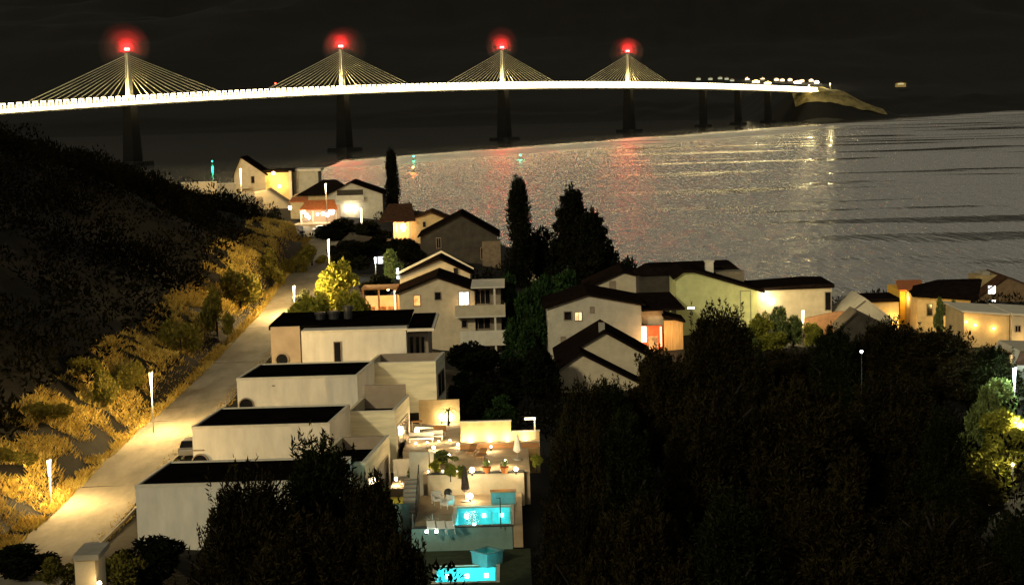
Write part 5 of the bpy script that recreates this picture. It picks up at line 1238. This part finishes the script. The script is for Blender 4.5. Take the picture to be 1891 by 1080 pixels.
for k, (px, py, Y, w, key) in enumerate(grove):
    tree_top(key, special.get(k, 'dark evergreen tree in the unlit grove between the houses and the camera'), px, py, Y, w, 'dark evergreen grove')
# cypresses and conifer before the bay
tree_top('cyp', 'slim cypress beside the white gable fronted house', 722, 288, 385, 34, rz=.3, name='cypress', cat='cypress')
tree_top('cyp', 'broad dark cypress standing against the red streaked bay', 957, 348, 275, 62, rz=1.0, name='cypress', cat='cypress')
tree_top('con', 'ragged dark conifer with flat branches beside the broad cypress', 1055, 350, 272, 112, name='conifer', cat='conifer')
tree_top('con', 'lower dark conifer at the right shoulder of the ragged one', 1092, 392, 268, 112, name='conifer', cat='conifer')
tree_top('dbush', 'dark rounded tree between the broad cypress and the conifer', 1000, 435, 280, 80)
tree_top('dbush', 'dark shrub mass at the right foot of the conifer', 1130, 470, 268, 90, cat='shrub', name='shrub')
tree_top('dim', 'dim green shrub between the balconied house and the big white house', 968, 545, 222, 70, cat='shrub', name='shrub')
tree_top('dim', 'dim green shrub below the dim one beside the big white house', 985, 590, 218, 60, cat='shrub', name='shrub')
for px, py, Y, w, lab in ((640, 408, 345, 110, 'dark tree just behind the tall street lamp'), (695, 432, 335, 90, 'dark tree below the white gable fronted house lamp'), (655, 448, 305, 120, 'dark spreading tree right of the tall street lamp'), (705, 440, 312, 80, 'dark tree left of the orange porch house'), (745, 446, 300, 80, 'dark tree under the orange porch'), (610, 425, 340, 60, 'small dark tree at the edge of the tavern forecourt'), (640, 470, 283, 80, 'dark tree above the yellow green bush')):
    tree_top('dbush', lab, px, py, Y, w)
tree_top('dbush', 'dark rounded shrub below the small lit sign', 700, 512, 255, 75, cat='shrub', name='shrub')
tree_top('shrub', 'cold lit green shrub beside the small lit sign', 722, 462, 270, 45, cat='shrub', name='shrub')
tree_top('lime', 'yellow green bush lit by the tall street lamp', 622, 498, 243, 95, cat='bush', name='bush')
tree_top('lime', 'low yellow green hedge bush behind the farthest villa roof', 575, 555, 222, 90, cat='bush', name='bush')
tree_top('lime', 'low yellow green bush beside the orange pergola', 648, 550, 225, 80, cat='bush', name='bush')
tree_top('dbush', 'dark shrub beside the far silver car', 560, 540, 238, 50, cat='shrub', name='shrub')
tree_top('dbush', 'dark shrub in the gap below the balconies', 870, 640, 205, 120, cat='shrub', name='shrub')
tree_top('dbush', 'dark shrub on the unlit slope above the stepped garden wall', 900, 715, 172, 150, cat='shrub', name='shrub')
tree_top('dbush', 'dark tree beside the unlit slope and the small tall-gabled house', 985, 655, 185, 110)
tree_top('shrub', 'small tree between the villa and the garden terrace', 770, 850, 134, 42, gz=19.5, name='tree')
tree_top('shrub', 'low shrubs in the garden terrace border', 820, 858, 136, 55, cat='shrub', name='shrub', gz=20.5)
tree_top('shrub', 'pale flowering shrub by the teal tinted garden wall', 705, 905, 121, 55, cat='shrub', name='shrub')
fr = Frame(992, 505, 285)
t_ = thing('outbuilding', 'small tan walled outbuilding showing between the broad cypress and the conifer', 'outbuilding', fr.o)
box_part(t_, fr, 'wall', 974, 484, 1010, 505, 0, 5, M_beige, 3); box_part(t_, fr, 'roof', 971, 477, 1013, 484, -.3, 5.6, M_browntile)
for px, py, Y, w, lab in ((935, 515, 240, 60, 'dim shrub at the foot of the broad cypress'), (1005, 520, 235, 80, 'dim shrub below the tan walled outbuilding'), (1040, 505, 250, 80, 'dim shrub under the ragged conifer'), (945, 650, 205, 60, 'dim shrub below the stacked balconies'), (880, 705, 178, 50, 'dim plant high on the unlit slope above the garden'), (925, 735, 166, 60, 'dim plant low on the unlit slope above the garden'), (850, 690, 180, 50, 'dim plant beside the third villa')):
    tree_top('dim', lab, px, py, Y, w, cat='shrub', name='shrub')
# shrubs lit by the cold lamp at the right edge
tree_top('shrub', 'green shrub glowing beside the cold white lamp', 1848, 700, 150, 70, cat='shrub', name='shrub')
tree_top('lime', 'pale green shrub below the cold white lamp', 1850, 765, 140, 100, cat='shrub', name='shrub')
tree_top('shrub', 'yellowish shrub left of the pale green one', 1805, 745, 142, 60, cat='shrub', name='shrub')
tree_top('lime', 'ragged yellow shrub lowest of the lit ones at the picture edge', 1840, 830, 128, 130, cat='shrub', name='shrub')
tree_top('lime', 'broad yellow green shrub between the two garden lamps at the picture edge', 1878, 800, 134, 90, cat='shrub', name='shrub')
tree_top('shrub', 'dim green shrub at the dark border of the lit ones', 1770, 800, 140, 70, cat='shrub', name='shrub')
tree_top('shrub', 'leafy green shrub just left of the cold white lamp', 1825, 715, 148, 60, cat='shrub', name='shrub')
tree_top('bush1', 'low olive shrub under the ragged yellow one', 1800, 880, 122, 130, cat='shrub', name='shrub')
# shrubs before the pale flat fronted house and the hipped house
for k, (px, py, w, lab) in enumerate(((1440, 568, 40, 'slim upright shrub before the pale flat fronted house'), (1465, 585, 48, 'rounded shrub between the slim one and the lamp among shrubs'), (1405, 588, 60, 'low lit shrub under the two glaring wall lamps'), (1500, 602, 46, 'yellow lit shrub beside the lamp among shrubs'), (1380, 606, 50, 'spiky lit shrub at the corner of the greenish house'), (1430, 618, 60, 'lowest lit shrub under the two glaring wall lamps'), (1735, 552, 22, 'tall dark shrub before the hipped roof house'), (1762, 556, 24, 'tall shrub beside the dark one before the hipped roof house'))):
    tree_top('lime' if k in (2, 3, 5) else 'shrub', lab, px, py, 213 - 2 * (k in (4, 5)) if k < 6 else 221, w, cat='shrub', name='shrub')
# roadside bushes
bl = [(575, 458, 300, 50, 'bush1', 'lit bush on the bank beside the road bend'), (545, 472, 290, 55, 'bush2', 'shaded bush left of the road bend'), (500, 470, 268, 60, 'bush1', 'brushy bush on the bank by the far road'), (440, 490, 238, 80, 'bush2', 'olive bush on the bank above the middle of the road'), (398, 545, 212, 60, 'bush1', 'olive bush half way up the bank'), (238, 665, 172, 62, 'bush2', 'dark green bush behind the second verge lamp'), (190, 690, 164, 60, 'bush1', 'bush left of the second verge lamp'), (150, 655, 170, 60, 'dbush', 'pale topped bush high on the dark bank'), (45, 845, 139, 55, 'bush2', 'bush above the nearest verge lamp'), (5, 850, 138, 60, 'bush1', 'leafy bush at the picture edge above the nearest verge lamp'), (330, 590, 195, 80, 'dbush', 'dark shrub at the top of the lit bank'), (80, 740, 152, 90, 'dbush', 'dark shrub above the grass at the left edge')]
for px, py, Y, w, key, lab in bl: tree_top('bush2' if key == 'dbush' else key, lab, px, py, Y, w, cat='bush', name='bush')

# border plants of the garden terrace
for k, (px, py, w, lab) in enumerate(((806, 872, 26, 'low lit shrub at the near end of the garden terrace border'), (832, 880, 24, 'yellowish lit shrub half way along the garden terrace border'), (853, 884, 22, 'small lit shrub at the far end of the garden terrace border'), (990, 862, 26, 'lit shrub at the outer corner of the garden terrace'))):
    p = WZ(px, py, 20.64); tree('lime', lab, 'shrub', p, .2, k, 'garden border shrubs', 'shrub', 1.0)
# palm on the patio
p = WZ(828, 785, 19.5); t_ = thing('palm_tree', 'small palm in the patio corner lit from below', 'palm', p)
MB().tube((0, 0, 0), (.05, 0, 1.4), .12, .09, 8).build('trunk', M_bark, t_)
fm = MB(); rr = random.Random(3)
for k in range(16):
    a_ = k * .39 + rr.random() * .2; e0 = rr.uniform(.2, 1.1); pr_ = Vector((0.05, 0, 1.4)); d_ = Vector((math.cos(a_), math.sin(a_), 0)); s_ = Vector((-d_.y, d_.x, 0))
    for j in range(5):
        nx_ = Vector((0.05, 0, 1.4)) + d_ * (.22 * (j + 1)) + Vector((0, 0, math.sin(e0) * .25 * (j + 1) - .045 * (j + 1) ** 2)); w_ = .10 * (1 - j / 5.5)
        fm.face([pr_ - s_ * w_, nx_ - s_ * w_ * .7, nx_ + s_ * w_ * .7, pr_ + s_ * w_]); pr_ = nx_
fm.build('crown', L_shrub, t_)

# ------------------------------------------------------------------ ground cover
def blades(name, material, pts, hmin, hmax, wd, rng, lean=0.5):
    n = len(pts); pts = np.asarray(pts)
    h = rng.uniform(hmin, hmax, n); a = rng.random(n) * 6.283; b = rng.random(n) * 6.283
    top = pts + np.stack([np.cos(b) * h * lean, np.sin(b) * h * lean, h], 1) * rng.uniform(.6, 1.1, (n, 1))
    s = np.stack([np.cos(a), np.sin(a), np.zeros(n)], 1) * (wd * rng.uniform(.6, 1.4, (n, 1)))
    v = np.empty((n, 4, 3)); mid = (pts * .45 + top * .55)
    v[:, 0] = pts; v[:, 1] = mid + s; v[:, 2] = top; v[:, 3] = mid - s
    me_ = bpy.data.meshes.new(name); me_.vertices.add(n * 4); me_.vertices.foreach_set('co', v.ravel())
    me_.loops.add(n * 4); me_.loops.foreach_set('vertex_index', np.arange(n * 4, dtype=np.int32))
    me_.polygons.add(n); me_.polygons.foreach_set('loop_start', np.arange(0, n * 4, 4, dtype=np.int32))
    me_.materials.append(material); me_.update(calc_edges=True); me_.validate()
    o = bpy.data.objects.new(name, me_); C.objects.link(o); return tag(o, kind='stuff')
rng = np.random.default_rng(11)
n = 120000
yy = 96 + 250 * rng.random(n) ** 1.25
off = 2.5 + 9.0 * rng.random(n) ** 1.1
cl = np.array([mnoise.noise(Vector((a * .35, b * .35, 1.0))) for a, b in zip(off, yy)])
keep = cl > -0.28 + 0.03 * (off - 3)
yy, off = yy[keep], off[keep]
xx = np.interp(yy, [q[1] for q in ROADP], [q[0] for q in ROADP]) - off
zz = el_many(np.stack([xx, yy], 1))
blades('dry_grass', L_grass, np.stack([xx, yy, zz - .05], 1), .18, .75, .05, rng, .8)
# thin weeds on the villa side of the road
n = 5000; yy = 100 + 150 * rng.random(n); off = 2.7 + 1.3 * rng.random(n)
xx = np.interp(yy, [q[1] for q in ROADP], [q[0] for q in ROADP]) + off
blades('weeds', L_grass, np.stack([xx, yy, el_many(np.stack([xx, yy], 1)) - .03], 1), .1, .4, .04, rng, .6)
def scrub(name, n_cl, sampler, per, rad, size, material, rng):
    bl_ = []
    for k in range(n_cl):
        x, y, s_ = sampler(rng); z = el(x, y); r_ = rad * s_ * rng.uniform(.6, 1.4)
        bl_.append(((x, y, z + r_ * .6), (r_, r_, r_ * rng.uniform(.7, 1.3))))
    o = bpy.data.objects.new(name, leaf_mesh(name, material, bl_, n_cl * per, size, rng, .5, 2.6)); C.objects.link(o); return tag(o, kind='stuff')
def hill_s(r):
    y = 95 + 270 * r.random(); d = 9.5 + 62 * r.random() ** .9
    return ROADX(y) - d, y, 1.0
scrub('scrub', 1500, hill_s, 110, 2.0, .6, L_scrub, rng)
def slope_s(r):
    while True:
        x = r.uniform(-6, 75); y = r.uniform(60, 205)
        if y < 112 or x > 3 or y > 160: return x, y, .8
scrub('undergrowth', 420, slope_s, 90, 1.7, .5, L_scrub, rng)
def shore_s(r):
    x = r.uniform(-95, 80); return x, r.uniform(235, 300) if x > -20 else r.uniform(330, 440), .7
scrub('shrubbery', 260, shore_s, 90, 1.5, .5, L_cyp, rng)
